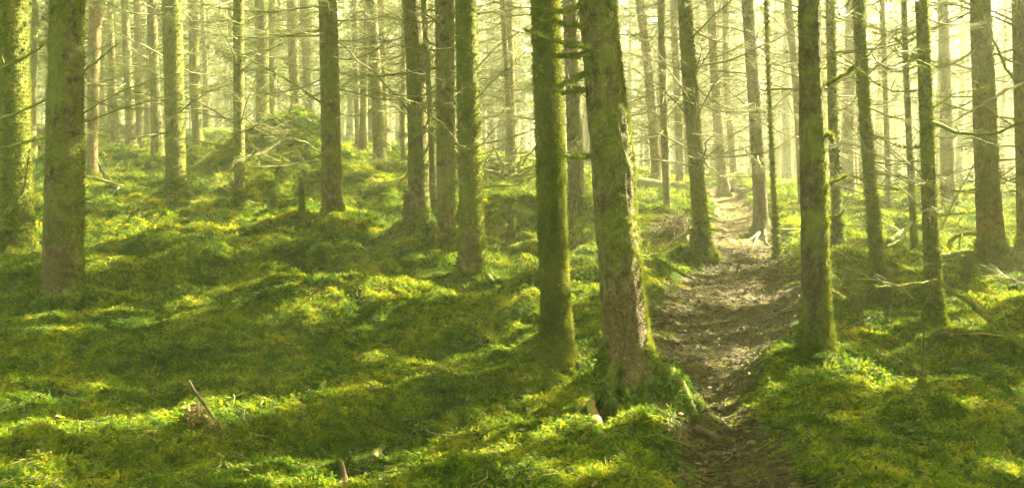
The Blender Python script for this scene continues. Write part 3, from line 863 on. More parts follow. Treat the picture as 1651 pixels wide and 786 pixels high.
mains = np.array([CP[i][:2] for i in range(len(TREES))])
cand = 0
while cand < 9000 and len(back_pos) < 250:
    cand += 1
    y = math.sqrt(rb_.uniform(20.5 ** 2, 74 ** 2)); x = rb_.uniform(-.66 * y - 3, .66 * y + 3)
    if ((mains - [x, y]) ** 2).sum(1).min() < 1.4 ** 2: continue
    if y < 32 and abs(x / y - .25) < .05: continue
    if y < 26 and -.4 < x / y < -.05 and rb_.random() < .5: continue
    if any((x - a) ** 2 + (y - b) ** 2 < (1.5 + y * .022) ** 2 for a, b in back_pos): continue
    back_pos.append((x, y))
FRONT = [(0, 'left-edge trunk'), (1, 'stout olive spruce'), (6, 'half-lit spruce'), (8, 'slender spruce'), (12, 'straight brown spruce'), (16, 'shaggy-footed spruce'),
         (18, 'brownish spruce'), (19, 'orange-footed spruce'), (21, 'moss-sleeved spruce'), (23, 'largest spruce'), (27, 'slim leaning trunk'), (30, 'furrowed trunk'),
         (33, 'rough foreground trunk'), (35, 'bristling trunk'), (38, 'hollow trunk'), (40, 'broad brown spruce'), (41, 'right-edge trunk')]
FX = [(TREES[i][0] * .5 + TREES[i][4] * .5, TREES[i][3] / 2) for i, _ in FRONT]
gaps = {}
for n_, (x, y) in enumerate(back_pos):
    if y > 30: continue
    u = W / 2 + F * x / y
    if any(abs(u - a) < w + 3 for a, w in FX): continue
    for g_ in range(len(FX) - 1):
        if FX[g_][0] < u < FX[g_ + 1][0]: gaps.setdefault(g_, []).append((u, n_))
BLAB = {}
ORD = {1: [''], 2: ['left', 'right'], 3: ['leftmost', 'middle', 'rightmost'], 4: ['first', 'second', 'third', 'fourth'], 5: ['first', 'second', 'third', 'fourth', 'fifth'], 6: ['first', 'second', 'third', 'fourth', 'fifth', 'sixth']}
for g_, l in gaps.items():
    l.sort()
    if len(l) not in ORD: continue
    for k_, (u, n_) in enumerate(l):
        BLAB[n_] = (ORD[len(l)][k_] + ' nearer background trunk seen between the ' + FRONT[g_][1] + ' and the ' + FRONT[g_ + 1][1]).strip()
bz_ = zf(np.array([p[0] for p in back_pos]), np.array([p[1] for p in back_pos]))
tints = [GY, BR, GR, OR_, GY]
for k_, (x, y) in enumerate(back_pos):
    vi = k_ % len(VAR)
    root = bpy.data.objects.new('spruce_tree', None); COL.objects.link(root)
    root.location = (x, y, bz_[k_]); root.rotation_euler = (rb_.normal(0, .012), rb_.normal(0, .012), rb_.uniform(0, 6.28))
    root.scale = (1, 1, 1)
    tag(root, BLAB.get(k_, 'slender distant spruce dissolving into the bright haze of the wood'), 'tree', 'nearer background spruces' if k_ in BLAB else 'distant spruces in the haze')
    for nm, me in zip(('trunk', 'branches', 'crown'), VAR[vi]):
        if nm == 'crown' and y < 38 and x > -4:             # a crown of its own, with gaps cut into it for the sunbeams
            root.rotation_euler = (0, 0, 0)
            crown_object(root, np.array([x, y, bz_[k_]]), lambda h: np.zeros(2), 13, np.random.default_rng(4000 + k_), 7, 1.9, 1700)
            continue
        c = link(nm, me, root); c.color = (*tints[k_ % 5], 1)
        if nm == 'branches': c['kind'] = 'stuff'

# ------------------------------------------------------------------ moss carpet and litter
def band(d0, d1, n, xr=.66):
    d = np.sqrt(RNG.uniform(d0 ** 2, d1 ** 2, n)); x = RNG.uniform(-xr, xr, n) * d
    return x, d
P_, S_ = [], []
for d0, d1, n, sc in ((3.4, 6, 42000, .85), (6, 9, 52000, .95), (9, 13, 60000, 1.2), (13, 19, 56000, 1.7), (19, 34, 44000, 2.6)):
    x, y = band(d0, d1, n); P_.append(np.stack([x, y], 1)); S_.append(RNG.uniform(.7, 1.35, n) * sc)
P_ = np.concatenate(P_); S_ = np.concatenate(S_)
pm = path_mask(P_[:, 0], P_[:, 1])
pn = pm + .42 * fbm(P_[:, 0] * 2.2, P_[:, 1] * 2.2, 0, 61, 3)
cover = fbm(P_[:, 0] * 1.7, P_[:, 1] * 1.7, 0, 71, 3)
keep = (pn < .40) | (RNG.random(len(pm)) < .09)
wx_ = P_[:, 0] + .12 * vn(P_[:, 0] * 3, P_[:, 1] * 3, 0, 3); wy_ = P_[:, 1] + .12 * vn(P_[:, 0] * 3, P_[:, 1] * 3, 0, 4)
crease = np.clip(domes(wx_, wy_, .62, 6) * 1.6 + .1, 0, 1) * np.clip(domes(wx_, wy_, .2, 7) * 1.5 + .45, 0, 1)
keep &= RNG.random(len(pm)) < .18 + .95 * crease
keep &= RNG.random(len(pm)) < np.clip(1.1 + cover * .6 - .25 * (P_[:, 0] > 2.2), .3, 1)
P_, S_, pm = P_[keep], S_[keep], pm[keep]
S_ *= np.clip(1 - pm * .6, .35, 1)
def ground_frame(P):
    z = zf(P[:, 0], P[:, 1]); e = .03
    zx = (zf(P[:, 0] + e, P[:, 1]) - z) / e; zy = (zf(P[:, 0], P[:, 1] + e) - z) / e
    nr = np.stack([-zx, -zy, np.ones(len(z))], 1); nr /= np.linalg.norm(nr, axis=1)[:, None]
    return np.concatenate([P, z[:, None]], 1), nr
pts, nr = ground_frame(P_)
pts[:, 2] += RNG.uniform(-.008, .012, len(pts)) * S_
tag(scatter('moss_carpet', pts, nr, S_, 'moss', SPR, tilt=.22), 'feathery green moss carpeting the hummocky floor', 'moss', kind='stuff')
x1, y1 = band(3.4, 14, 60000); pm = path_mask(x1, y1); k1 = RNG.random(len(x1)) < np.where(pm > .4, .95, .13)
P2 = np.stack([x1, y1], 1)[k1]; pts2, nr2 = ground_frame(P2); pts2[:, 2] += np.where(path_mask(P2[:, 0], P2[:, 1]) > .4, .004, .03)
tag(scatter('needle_litter', pts2, nr2, RNG.uniform(.6, 1.7, len(P2)), 'litter', LSR, tilt=.15), 'fallen twigs, needles and bark flakes strewn over path and moss', 'litter', kind='stuff')

# far edge of the wood: a mass of stems, dead boughs and needles that reads as one
fr = np.random.default_rng(12); mb = MB()
for _ in range(420):
    y = fr.uniform(62, 88); x = fr.uniform(-1, 1) * y * .72; z = gz(x, y); r = fr.uniform(.07, .17)
    mb.tube([[x, y, z - .3], [x + fr.normal(0, .1), y, z + 6], [x + fr.normal(0, .3), y, z + 13]], [r, r * .7, .02], 5, False)
    for _ in range(12):
        h = fr.uniform(1, 11); a = fr.uniform(0, 6.28); L = fr.uniform(1, 2.6); dd = np.array([math.cos(a), math.sin(a), -.2])
        o_ = np.array([x, y, z + h]); mb.tube([o_, o_ + dd * L * .5, o_ + dd * L + [0, 0, .1]], [.02, .014, .005], 3, False)
far_stems = link('far_wood', mb.mesh('far_wood', M_BARK, True, None)); far_stems.color = (*GR, 1); tag(far_stems, 'far edge of the wood, a pale mass of stems in the haze', 'far trees', kind='stuff')
k = 46000; y = fr.uniform(60, 88, k); x = fr.uniform(-1, 1, k) * y * .72; c = np.stack([x, y, zf(x, y) + 14 * fr.random(k) ** .8], 1)
cl = fbm(x * .35, y * .35, c[:, 2] * .35, 5, 2) > -.12; c = c[cl]; k = len(c)
d1 = fr.normal(0, 1, (k, 3)); d1[:, 2] *= .35; d1 /= np.linalg.norm(d1, axis=1)[:, None]; d2 = np.cross(d1, fr.normal(0, 1, (k, 3))); d2 /= np.linalg.norm(d2, axis=1)[:, None]
sz = fr.uniform(.25, .6, k)[:, None]; T3 = np.stack([c - d2 * sz * .22, c + d2 * sz * .22, c + d1 * sz], 1)
o = link('far_foliage', np_mesh('far_foliage', T3.reshape(-1, 3), tris=np.arange(k * 3).reshape(-1, 3), mat=M_NEEDLE, smooth=False)); tag(o, 'hazy mass of needled boughs at the far edge of the wood', 'foliage', kind='stuff')

#@@DETAILS
# ------------------------------------------------------------------ deadwood, roots, stumps and litter seen one by one
DR = np.random.default_rng(77)
def curve_pts(P, n=10, wob=0.0, rng=DR):
    P = np.asarray(P, float); t = np.concatenate([[0], np.cumsum(np.linalg.norm(np.diff(P, axis=0), axis=1))]); t /= t[-1]
    q = np.linspace(0, 1, n)
    C = np.stack([np.interp(q, t, P[:, k]) for k in range(3)], 1)
    if len(P) > 2:
        for _ in range(2): C[1:-1] = (C[:-2] + 2 * C[1:-1] + C[2:]) / 4
    if wob: C[1:-1] += rng.normal(0, wob, (n - 2, 3))
    return C
def rough_tube(mb, C, R, sides=10, amp=.15, seed=0):
    k0 = mb.n; mb.tube(C, R, sides)
    v = mb.v[-1]; n = len(C); c = np.repeat(C, sides, 0); d = v[:n * sides] - c
    q = 1 / max(np.mean(R), 1e-3)
    v[:n * sides] = c + d * (1 + amp * fbm(v[:n * sides, 0] * q * .8 + seed, v[:n * sides, 1] * q * .8, v[:n * sides, 2] * q * .8, 3, 2))[:, None]
def fuzz(root, C, R, cnt, top=True, scl=(.4, .9), key='bark', srcs=None):
    C = np.asarray(C); R = np.broadcast_to(R, (len(C),)); k = DR.uniform(0, len(C) - 1.001, cnt); i = k.astype(int); f = (k - i)[:, None]
    c = C[i] * (1 - f) + C[i + 1] * f; r = (R[i] * (1 - f[:, 0]) + R[i + 1] * f[:, 0])
    d = DR.normal(0, 1, (cnt, 3)); 
    if top: d[:, 2] = np.abs(d[:, 2]) * 1.1 - .2
    ax = C[i + 1] - C[i]; ax = ax / np.linalg.norm(ax, axis=1)[:, None]; d -= ax * (d * ax).sum(1)[:, None]; d /= np.linalg.norm(d, axis=1)[:, None] + 1e-9
    o = scatter('moss_tufts', c + d * r[:, None] * .9, d, DR.uniform(*scl, cnt), key, srcs or TSP, root, DR, .4); o['kind'] = 'stuff'; return o
def wood(name, label, cat, pts, r0, r1, mat, sides=7, n=10, wob=.004, fz=0, side=(), group=None, amp=.15):
    P = [ground_px(p[0], p[1]) + [0, 0, p[2]] if len(p) == 3 else pixd(p[0], p[1], p[3]) + [0, 0, p[2]] for p in pts]
    o0 = P[0].copy(); C = curve_pts(np.array(P) - o0, n, wob)
    R = np.linspace(r0, r1, n) * (1 + .12 * DR.random(n))
    mb = MB(); rough_tube(mb, C, R, sides, amp, DR.uniform(0, 9))
    o = link(name, mb.mesh(name, mat), None, o0); tag(o, label, cat, group)
    for k, (s, dx, dy, dz, r) in enumerate(side):
        a = np.array([np.interp(s, np.linspace(0, 1, n), C[:, j]) for j in range(3)]); e = np.array([dx, dy, dz])
        m2 = MB(); m2.tube(curve_pts([a, a + e * .5 + DR.normal(0, .01, 3), a + e], 6, .003), np.linspace(r, r * .35, 6), 5)
        link('side_twig', m2.mesh('side_twig', mat), o)
    if fz: fuzz(o, C, R, fz)
    return o, C, R
dleft = ground_px(380, 722)[1]
wood('leaning_stick', 'straight brown stick slanting up out of the moss, mossy at its foot', 'stick', [(382, 728, -.03), (345, 672, 0, dleft + .02), (304, 613, 0, dleft + .06)], .014, .009, M_DEAD)
lg, lc, lr = wood('rotten_log', 'short rotten mossy log with crumbling orange end beside the leaning stick', 'log', [(322, 682, .03), (345, 700, .02), (370, 722, .0)], .036, .022, M_DEAD, 14, 12, .004, 420, amp=.6)
mb = MB()
for _ in range(130):
    p = DR.normal(0, .022, 3) + [-.01, -.01, .01]; e = DR.normal(0, 1, 3) + [-.6, -.6, .3]; e *= DR.uniform(.012, .035) / np.linalg.norm(e)
    mb.tube([p - e, p, p + e], [DR.uniform(.006, .014), DR.uniform(.006, .012), .003], 5)
link('broken_end', mb.mesh('broken_end', M_RED, False), lg)
wood('dark_stick', 'dark curved stick lying left of the leaning stick foot', 'stick', [(310, 713, .02), (338, 716, .03), (368, 727, .01)], .012, .016, M_DEAD)
wood('small_stick', 'reddish stick lying right of the leaning stick', 'stick', [(388, 704, .03), (440, 717, .02)], .011, .007, M_DEAD)
wood('small_stick', 'short reddish stick end below the rotten log', 'stick', [(350, 741, .03), (378, 752, .02)], .010, .008, M_RED)
wood('upright_stub', 'broken stick standing upright at the bottom edge of the photo', 'stick', [(560, 800, -.02), (556, 775, 0, 4.4), (549, 742, 0, 4.42)], .016, .011, M_DEAD)
wood('dark_log', 'dark rotting branch piece slanting into the moss near the bottom edge', 'log', [(572, 780, -.01), (600, 755, .05), (618, 730, .05)], .020, .016, M_DEAD, fz=60)
wood('cut_stub', 'small sawn orange stub poking from the sunlit moss ridge', 'stub', [(521, 634, -.02), (520, 617, .0, ground_px(521, 632)[1])], .030, .026, M_PALE, 9, 6)
wood('long_twig', 'long bent twig lying on moss in the lower middle', 'twig', [(682, 698, .03), (710, 716, .03), (760, 716, .04), (818, 713, .02)], .006, .003, M_LITTER, 5)
wood('long_twig', 'bent brown twig lying in the shaded moss at lower left', 'twig', [(98, 640, .03), (140, 648, .03), (160, 660, .03), (176, 673, .02)], .007, .004, M_LITTER, 5)
wood('wood_chunk', 'upright pale rotten wood chunk in the hollow under the largest spruce', 'wood chunk', [(964, 690, -.01), (958, 668, 0, 5.62), (953, 648, 0, 5.66)], .040, .024, M_RED, 11, 7, .006, amp=.5)
wood('cut_log', 'short red-brown log piece lying at the path edge by the big roots', 'log', [(1119, 696, .015), (1140, 704, .02), (1162, 713, .01)], .030, .017, M_DEAD, 14, 12, .004, amp=.8)
g0 = ground_px(910, 678); mb = MB()
u_, v_ = np.meshgrid(np.linspace(-1, 1, 9), np.linspace(-1, 1, 5)); wd = (1 - u_ ** 2) * .03 + .004
vv = np.stack([u_ * .065, v_ * wd * (1 + .3 * np.sin(u_ * 9)), .025 + .012 * np.abs(v_) + .01 * np.sin(u_ * 3)], -1).reshape(-1, 3)
ii_ = (np.arange(4)[:, None] * 9 + np.arange(8)[None]).ravel()
vv2 = vv + [0, 0, -.002]; q1 = np.stack([ii_, ii_ + 1, ii_ + 10, ii_ + 9], -1); mb.add(vv, q1); mb.add(vv2, q1[:, ::-1])
o = link('dead_leaf', mb.mesh('dead_leaf', M_LEAF), None, g0, (.1, -.1, .3)); tag(o, 'curled dark brown leaf on lit moss left of the wood chunk', 'leaf')
def stone(u, v, r, label, mat=M_PALE, name='stone'):
    g = ground_px(u, v); mb = MB(); mb.tube([[0, 0, -r * .4], [0, 0, -r * .1], [0, 0, r * .3], [0, 0, r * .6], [0, 0, r * .7]], [r * .7, r, r * .95, r * .6, r * .2], 11)
    w = mb.v[-1]; w *= (1 + .35 * fbm(w[:, 0] / r + u, w[:, 1] / r, w[:, 2] / r, 4, 2))[:, None]; w[:, 0] *= 1.4
    o = link(name, mb.mesh(name, mat), None, g, (0, 0, u)); tag(o, label, 'stone' if name == 'stone' else 'wood chunk'); return o
stone(1124, 751, .022, 'largest of three pale stones on the path left edge'); stone(1137, 746, .015, 'upper right one of three pale stones on the path left edge'); stone(1131, 758, .014, 'lowest of three pale stones on the path left edge')
stone(1215, 717, .03, 'brown lump of wood half buried in the path', M_RED, 'wood_lump'); stone(1097, 672, .018, 'small reddish stone below the right mossy root', M_RED)
d15 = ground_px(1487, 640)[1]
wood('upright_stick', 'thin pale stick standing upright from a mossy foot at lower right', 'stick', [(1483, 645, -.02), (1487, 600, 0, d15), (1491, 560, 0, d15), (1486, 508, 0, d15 + .03)], .009, .004, M_LITTER)
o, C, R = wood('mossy_stub', 'squat mossy stub at the foot of the thin upright stick', 'stub', [(1484, 650, -.03), (1487, 605, 0, d15 - .03)], .028, .014, M_MTWIG, 9, 8, .003, 160)
wood('fallen_branch', 'dark branch lying in moss left of the upright stick', 'branch', [(1436, 583, .04), (1470, 603, .05), (1500, 618, .04), (1532, 640, .02)], .010, .022, M_DEAD, side=[(.3, -.1, .15, .12, .006), (.55, .1, -.1, .1, .006)])
wood('fallen_branch', 'long mossy fallen branch with upright side shoots at the right edge', 'branch', [(1690, 585, .02, 7.2), (1648, 552, .0, 7.3), (1610, 525, .0, 7.5), (1580, 505, .0, 7.8), (1556, 487, 0, 8.0), (1515, 455, 0, 8.2)], .032, .006, M_MTWIG, 8, 18, .006, 400,
     side=[(.3, -.05, .05, .22, .012), (.38, -.08, .05, .2, .01), (.5, .03, 0, .16, .008), (.62, -.12, .05, .22, .009), (.7, .1, .05, .12, .007), (.25, -.4, -.1, .05, .01), (.15, .1, 0, .2, .009)])
wood('fallen_branch', 'straight dark branch lying level right of the nearest slim trunk', 'branch', [(1506, 551, .05), (1560, 550, .06), (1632, 550, .05)], .018, .014, M_DEAD)
wood('fallen_branch', 'pale brown branch half sunk in moss right of the white-edged trunk', 'branch', [(1345, 541, .03), (1372, 535, .04), (1392, 525, .04), (1430, 505, .03)], .014, .006, M_LITTER)
def stump(u, v, h, r, label, lean=0, point=False, d=None, arms=()):
    g = ground_px(u, v); n = 9; t = np.linspace(0, 1, n); C = np.stack([lean * h * t, 0 * t, -.08 + (h + .08) * t], 1); C[1:-1, :2] += DR.normal(0, r * .12, (n - 2, 2))
    R = r * (1.35 - .5 * t + .25 * np.sin(t * 7 + u)); R[0] *= 1.3
    if point: R = R * (1.15 - t * .85)
    mb = MB(); rough_tube(mb, C, R, 12, .45, u)
    o = link('mossy_stump', mb.mesh('mossy_stump', M_MTWIG), None, g); tag(o, label, 'stump')
    for (s, dx, dz, rr) in arms:
        a = np.array([lean * h * s, 0, h * s]); m2 = MB(); m2.tube(curve_pts([a, a + [dx * .6, 0, dz * .3], a + [dx, 0, dz]], 7, .004), np.linspace(rr, rr * .5, 7), 6); link('arm', m2.mesh('arm', M_MTWIG), o)
    fuzz(o, C, R, int(900 * (h * r / .03) ** .5) + 150, False, (.6, 1.5)); return o
stump(1379, 510, .19, .045, 'little mossy stump on the flat moss right of the white-edged trunk', .05)
stump(440, 345, .38, .07, 'pointed moss-wrapped snag standing before the big round mound', 0, True)
stump(538, 377, .22, .055, 'short bright green stump at the foot of the brown spruce', -.05)
stump(1548, 465, .36, .035, 'crooked mossy snag leaning right between the two right trunks', .35, False, arms=[(.6, -.22, -.05, .025)])
stump(860, 460, .42, .03, 'dark bare snag leaning right beside the moss-sleeved spruce', .45, True)
stump(488, 348, .6, .035, 'slim mossy snag with sideways arms before the big mound', -.05, True, arms=[(.85, .5, .1, .022), (.55, .45, -.08, .02)])
stump(1432, 480, .32, .045, 'stubby mossy snag touching the bristling trunk', 0, False)
stump(820, 395, .4, .05, 'shaggy mossy snag among the mossy lumps left of centre', .2, True, arms=[(.6, -.15, .1, .02)])
stump(655, 372, .5, .035, 'splintered grey snag pressed against the shaggy-footed spruce', 0, True)
# brush heap and pale forked branch by the slim leaning trunk
hp = ground_px(1092, 392); mb = MB()
for _ in range(420):
    a = DR.uniform(0, 6.28); r = DR.uniform(0, .62); p = np.array([r * math.cos(a) * 1.0, r * math.sin(a) * .7, max(0, .42 * (1 - (r / .62) ** 2)) * DR.uniform(.1, 1)])
    b = DR.uniform(0, 6.28); L = DR.uniform(.15, .5); dd = np.array([math.cos(b), math.sin(b) * .8, DR.normal(.05, .35)])
    mb.tube(curve_pts([p - dd * L / 2, p + DR.normal(0, .03, 3), p + dd * L / 2], 5), np.linspace(.006, .002, 5), 3)
rt = bpy.data.objects.new('brush_heap', None); COL.objects.link(rt); rt.location = hp; tag(rt, 'heap of thin brown brushwood left of the slim leaning trunk', 'brushwood')
link('twigs', mb.mesh('twigs', M_LITTER), rt)['kind'] = 'stuff'
d20 = hp[1] - .5
wood('pale_branch', 'bleached forked branch propped against the brushwood heap', 'branch', [(1074, 400, 0, d20), (1090, 387, 0, d20), (1105, 377, 0, d20), (1117, 367, 0, d20)], .028, .018, M_PALE, side=[(.3, .03, .02, .5, .013), (.35, .18, .05, .38, .01), (.8, .1, .1, .25, .01)])
wood('fallen_log', 'mossy log lying across the slope beyond the brushwood heap', 'log', [(1012, 291, 0, 20.5), (1045, 297, 0, 20.5), (1080, 303, 0, 20.4), (1118, 309, 0, 20.3)], .12, .14, M_MTWIG, 12, 14, .01, 500)
wood('fallen_log', 'small pale log beside the far bend of the path', 'log', [(1178, 309, .05, 21), (1204, 312, .05, 21)], .06, .05, M_LITTER)
# uprooted tangle
rp = ground_px(812, 292); rt = bpy.data.objects.new('uprooted_roots', None); COL.objects.link(rt); rt.location = rp; tag(rt, 'tangle of mossy upturned roots behind the mossy lumps', 'roots')
for _ in range(26):
    a = DR.uniform(0, 6.28); L = DR.uniform(.4, 1.1); e = np.array([math.cos(a) * L, math.sin(a) * L * .5, DR.uniform(-.1, .75)])
    s = DR.normal(0, .15, 3); s[2] = abs(s[2]); C = curve_pts([s, s + e * .5 + DR.normal(0, .12, 3), s + e], 8, .02); R = np.linspace(DR.uniform(.025, .06), .012, 8)
    mb = MB(); rough_tube(mb, C, R, 6, .3, a); link('root', mb.mesh('root', M_MTWIG), rt)
# right hand deadwood tangle
def rb_log(lbl, pts, r0, r1, fz=250, side=()): wood('fallen_branch', lbl, 'branch', pts, r0, r1, M_MTWIG, 8, 14, .012, fz, side)
rb_log('mossy branch lying from the bristling trunk towards the hollow trunk', [(1432, 402, .1), (1470, 394, .3), (1505, 398, .25)], .04, .02)
rb_log('arched mossy branch springing from the foot of the broad brown spruce', [(1522, 402, .0), (1545, 378, 0, 13.6), (1572, 374, 0, 13.2), (1590, 392, .05, 12.9)], .03, .035)
rb_log('dark branch sloping down behind the bristling trunk', [(1425, 400, 0, 12.6), (1450, 388, 0, 12.8), (1468, 358, 0, 13.2)], .03, .02, 100)
rb_log('low mossy branch lying before the broad brown spruce', [(1512, 425, .08), (1560, 418, .12), (1640, 425, .06)], .04, .03, 300, [(.3, .1, .1, .25, .015), (.6, -.2, .1, .2, .012)])
rb_log('bent mossy twig branch at the far right, beyond the broad spruce', [(1625, 395, 0, 13), (1640, 408, 0, 13), (1665, 415, 0, 13)], .025, .02, 60)
wood('dead_sapling', 'thin bare stem leaning right, behind the hollow trunk', 'stem', [(1513, 375, -.05), (1535, 330, 0, 15.0), (1560, 285, 0, 15.0), (1572, 262, 0, 15)], .022, .01, M_TWIG, side=[(.4, -.2, 0, .6, .012), (.7, .1, 0, .35, .008)])
wood('dead_sapling', 'thinner bare stem standing just left of the leaning one', 'stem', [(1516, 372, -.05), (1520, 320, 0, 15.2), (1528, 290, 0, 15.2)], .016, .006, M_TWIG)
wood('leaning_stick', 'grey stick leaning on the dark bank right of the slim reddish trunk', 'stick', [(182, 310, .02), (158, 262, 0, 18)], .03, .02, M_LITTER)
wood('leaning_stick', 'thinner grey stick crossing beside the leaning bank stick', 'stick', [(200, 306, .02), (178, 290, 0, 18)], .02, .014, M_LITTER)
wood('lying_stick', 'pale stick lying below the dark bank at left', 'stick', [(172, 330, .03), (192, 313, .12)], .02, .014, M_PALE)
for u, v in [(160, 318), (150, 325), (190, 340), (310, 362)]:
    pass
# twigs lying loose on the moss
for k in range(70):
    d = math.sqrt(DR.uniform(3.9 ** 2, 10.5 ** 2)); x = DR.uniform(-.6, .6) * d; z = gz(x, d)
    n = 7; L = DR.uniform(.12, .42); a = DR.uniform(0, 6.28); q = np.linspace(0, 1, n); bend = DR.normal(0, .25)
    C = np.stack([L * q, bend * L * q * q, .03 + .03 * np.sin(q * 5 + a) + DR.uniform(0, .12) * q * L * 2 * (DR.random() < .3)], 1); C[1:-1] += DR.normal(0, .006, (n - 2, 3))
    mb = MB(); mb.tube(C, np.linspace(DR.uniform(.004, .007), .002, n), 4)
    for _ in range(DR.integers(0, 3)):
        s = DR.integers(2, 5); e = np.array([.5, DR.choice([-1, 1]) * .7, .3]) * L * .3; mb.tube([C[s], C[s] + e * .5, C[s] + e], [.003, .0025, .0012], 3)
    o = link('fallen_twig', mb.mesh('fallen_twig', M_LITTER if k % 3 else M_MTWIG), None, (x, d, z), (0, 0, a)); tag(o, 'thin dry twig lying loose on the forest floor', 'twig', 'loose twigs on the forest floor')
for k in range(60):
    if k < 40: x, y = DR.uniform(2.6, 8.5), DR.uniform(9.5, 19)
    elif k < 50: x, y = DR.uniform(-9, -4), DR.uniform(14, 19)
    else: x, y = DR.uniform(-1, 2.5), DR.uniform(12, 18)
    if path_mask(np.array([x]), np.array([y]))[0] > .2: continue
    L = DR.uniform(.6, 1.9); a = DR.uniform(0, 6.28); z = gz(x, y); z2 = gz(x + L * math.cos(a), y + L * math.sin(a))
    me = (BV + BM)[DR.integers(len(BV) + len(BM))]
    o = link('fallen_branch', me, None, (x, y, z + .07), (DR.uniform(0, 6.28), -math.atan2(z2 - z, L) - DR.uniform(0, .15), a), (L, L * 1.2, L * 1.2))
    tag(o, 'dead twiggy branch lying on the moss between the trunks', 'branch', 'dead branches lying between the trunks')
# roots and branches that belong to single trees
def tree_wood(idx, name, pts, r0, r1, mat, fz=0, n=10, wob=.004, side=(), sides=7, label=None):
    root = INFO[idx][0]; b = np.array(INFO[idx][3])
    P = np.array([pixd(*p[:3]) + [0, 0, (p[3] if len(p) > 3 else 0)] for p in pts])
    if idx == 30: P[:, 2] = zf(P[:, 0], P[:, 1]) - .012; mat = M_DEAD; r0 *= .7
    P = P - b
    C = curve_pts(P, n, wob); R = np.linspace(r0, r1, n) * (1 + .1 * DR.random(n)); mb = MB(); rough_tube(mb, C, R, sides, .25, DR.uniform(0, 9))
    o = link(name, mb.mesh(name, mat), root); o.color = (*TREES[idx][7], 1)
    if label: o['label'] = label
    for (s, dx, dy, dz, r) in side:
        a = np.array([np.interp(s, np.linspace(0, 1, n), C[:, j]) for j in range(3)]); e = np.array([dx, dy, dz]); m2 = MB()
        m2.tube(curve_pts([a, a + e * .5 + DR.normal(0, .01, 3), a + e], 6, .004), np.linspace(r, r * .3, 6), 4); link('twig', m2.mesh('twig', mat), o)
    if fz: fuzz(o, C, R, fz, True, (.4, 1.0))
    return o
BIG = 23
for pts in ([(945, 6, 6.1), (905, 22, 5.9), (862, 12, 5.8)], [(945, 42, 6.1), (915, 40, 5.95), (873, 34, 5.9)], [(950, 76, 6.05), (915, 73, 5.8), (880, 62, 5.7), (845, 48, 5.6)],
            [(950, 88, 6.1), (925, 92, 6.0), (888, 90, 5.9)], [(945, 120, 6.1), (925, 130, 6.0), (900, 140, 5.9), (893, 150, 5.9)], [(955, 252, 6.02), (925, 254, 5.85), (896, 248, 5.8)], [(945, 145, 6.2), (925, 148, 6.1), (905, 152, 6.1)]):
    tree_wood(BIG, 'branch', pts, .017, .008, M_MTWIG, 110)
for pts, r in (([(975, 618, 6.1, .02), (955, 640, 5.9), (930, 655, 5.75), (905, 668, 5.7, -.04)], .055), ([(1035, 600, 6.1, .02), (1065, 625, 6.0), (1090, 645, 5.95), (1105, 668, 5.85, -.10)], .07), ([(985, 625, 6.05), (985, 650, 5.8), (1005, 672, 5.65), (1022, 692, 5.5, -.04)], .035),
               ([(1010, 628, 6.0), (1030, 655, 5.8), (1062, 668, 5.7, -.03)], .05)):
    tree_wood(BIG, 'root', pts, r, r * .45, M_MTWIG, 0, sides=10)
    root_fz = INFO[BIG][0]; bb = np.array(INFO[BIG][3]); Cq = curve_pts(np.array([pixd(*p[:3]) for p in pts]) - bb, 10); fuzz(root_fz, Cq, np.linspace(r, r * .45, 10), 150, True, (.35, .6), 'moss', SPR)
for k in range(14):
    u0 = DR.uniform(975, 1075); tree_wood(BIG, 'rootlet', [(u0, 640, 5.9), (u0 + DR.uniform(0, 30), 668, 5.72), (u0 + DR.uniform(10, 50), 695, 5.5, DR.uniform(-.02, .05))], .006, .003, M_MTWIG, sides=4)
WH = 33
tree_wood(WH, 'branch', [(1335, 137, 6.9), (1352, 126, 6.8), (1366, 118, 6.75), (1379, 108, 6.7)], .014, .006, M_MTWIG, 70)
tree_wood(WH, 'branch', [(1338, 296, 6.9), (1352, 290, 6.85), (1366, 284, 6.8)], .012, .005, M_MTWIG, 30)
tree_wood(WH, 'branch', [(1340, 352, 6.9), (1352, 346, 6.85), (1363, 338, 6.8)], .014, .007, M_PALE, label='broken orange branch stub')
tree_wood(WH, 'branch', [(1340, 470, 6.95), (1350, 474, 6.9), (1360, 481, 6.9)], .014, .006, M_MTWIG, 40)
tree_wood(WH, 'burr', [(1322, 222, 6.9), (1340, 216, 6.85), (1344, 232, 6.85)], .018, .012, M_MTWIG, 60)
for pts, r in (([(0, 112, 10.5), (40, 95, 10.2), (95, 50, 10)], .018), ([(0, 192, 10.6), (60, 170, 10), (120, 130, 9.6), (190, 70, 9.2)], .016), ([(0, 238, 10.6), (80, 220, 9.8), (150, 190, 9.4), (235, 165, 9)], .014), ([(10, 345, 11.2), (40, 300, 11), (48, 240, 10.8)], .014)):
    tree_wood(0, 'branch', pts, r, r * .35, M_MTWIG, 90, 14, .006, side=[(.4, .15, 0, .2, .006), (.6, .1, 0, -.2, .006), (.8, .2, 0, .1, .005)])
RE = 41
bs = [(s, DR.uniform(-.25, .1), DR.uniform(-.1, .1), DR.uniform(-.28, .05), .005) for s in np.linspace(.15, .95, 14)]
tree_wood(RE, 'branch', [(1660, 128, 12.3), (1610, 152, 11.6), (1560, 182, 11), (1520, 205, 10.6), (1480, 212, 10.4)], .018, .006, M_PALE, 0, 18, .006, bs, label='long sunlit twiggy branch reaching left')
tree_wood(RE, 'branch', [(1665, 222, 12.3), (1620, 195, 11.8), (1595, 175, 11.4), (1570, 160, 11.1)], .016, .005, M_PALE, 0, 14, .006, bs[:8], label='sunlit branch crossing the longer one')
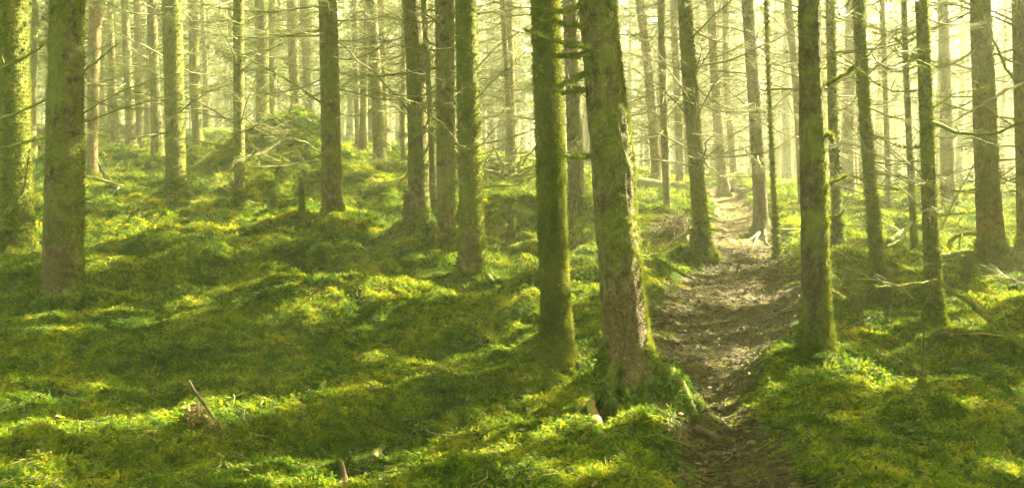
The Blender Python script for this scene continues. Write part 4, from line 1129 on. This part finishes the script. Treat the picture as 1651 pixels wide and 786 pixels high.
tree_wood(RE, 'branch', [(1655, 150, 12.3), (1625, 115, 12), (1600, 60, 11.6), (1570, -5, 11.2)], .02, .008, M_MTWIG, 80, 14, .006, bs[2:9])
for z in ([(1480, 95, 8.4), (1440, 60, 8.2), (1400, 50, 8)], [(1483, 145, 8.4), (1440, 150, 8.0), (1405, 130, 7.7), (1355, 90, 7.4)], [(1492, 238, 8.4), (1450, 236, 8.1), (1410, 222, 8)], [(1493, 180, 8.4), (1540, 150, 8.2), (1600, 140, 8)],
          [(1503, 295, 8.35), (1465, 288, 8.1), (1395, 275, 7.9)], [(1510, 450, 8.3), (1470, 458, 8.0), (1412, 462, 7.7)], [(1505, 425, 8.3), (1470, 428, 8.1), (1425, 415, 8.0)], [(1508, 350, 8.3), (1540, 345, 8.2), (1575, 343, 8.1)]):
    tree_wood(38, 'branch', z, .0075, .003, M_MTWIG, 35, 12, .005, side=[(.4, .08, 0, .16, .005), (.7, -.1, 0, -.14, .005), (.85, -.1, 0, .1, .004)])
tree_wood(38, 'hollow', [(1497, 352, 8.28), (1499, 360, 8.26), (1501, 368, 8.27)], .012, .02, M_DEAD, label='small dark rotten hollow')
for pts, r in (([(1228, 372, 15.4), (1205, 385, 14.8), (1190, 398, 14.2, -.03)], .035), ([(1225, 374, 15.4), (1212, 395, 14.2), (1215, 412, 13.3, -.03)], .03), ([(1232, 374, 15.4), (1235, 385, 14.8), (1240, 395, 14.2, -.04)], .045)):
    P0 = INFO[30][3]; tree_wood(30, 'root', pts, r, r * .4, M_DEAD, 0)


# ------------------------------------------------------------------ haze
hz_ = MB()
x0, x1_, y0, y1_, z0, z1 = -93, 93, -41, 96, -2.5, 19.5
b = [(x, y, z) for z in (z0, z1) for y in (y0, y1_) for x in (x0, x1_)]
hz_.add(b, q=[(0, 2, 3, 1), (4, 5, 7, 6), (0, 1, 5, 4), (2, 6, 7, 3), (0, 4, 6, 2), (1, 3, 7, 5)])
m, t, out = new_mat('air_haze')
pv = N(t, 'ShaderNodeVolumePrincipled'); pv.inputs['Density'].default_value = .0041
pv.inputs['Color'].default_value = (1.0, 1.0, .74, 1); pv.inputs['Anisotropy'].default_value = .35
t.links.new(pv.outputs[0], out.inputs['Volume'])
hz = link('haze', hz_.mesh('haze', m, False)); tag(hz, 'bright morning haze filling the wood', 'haze', kind='stuff')
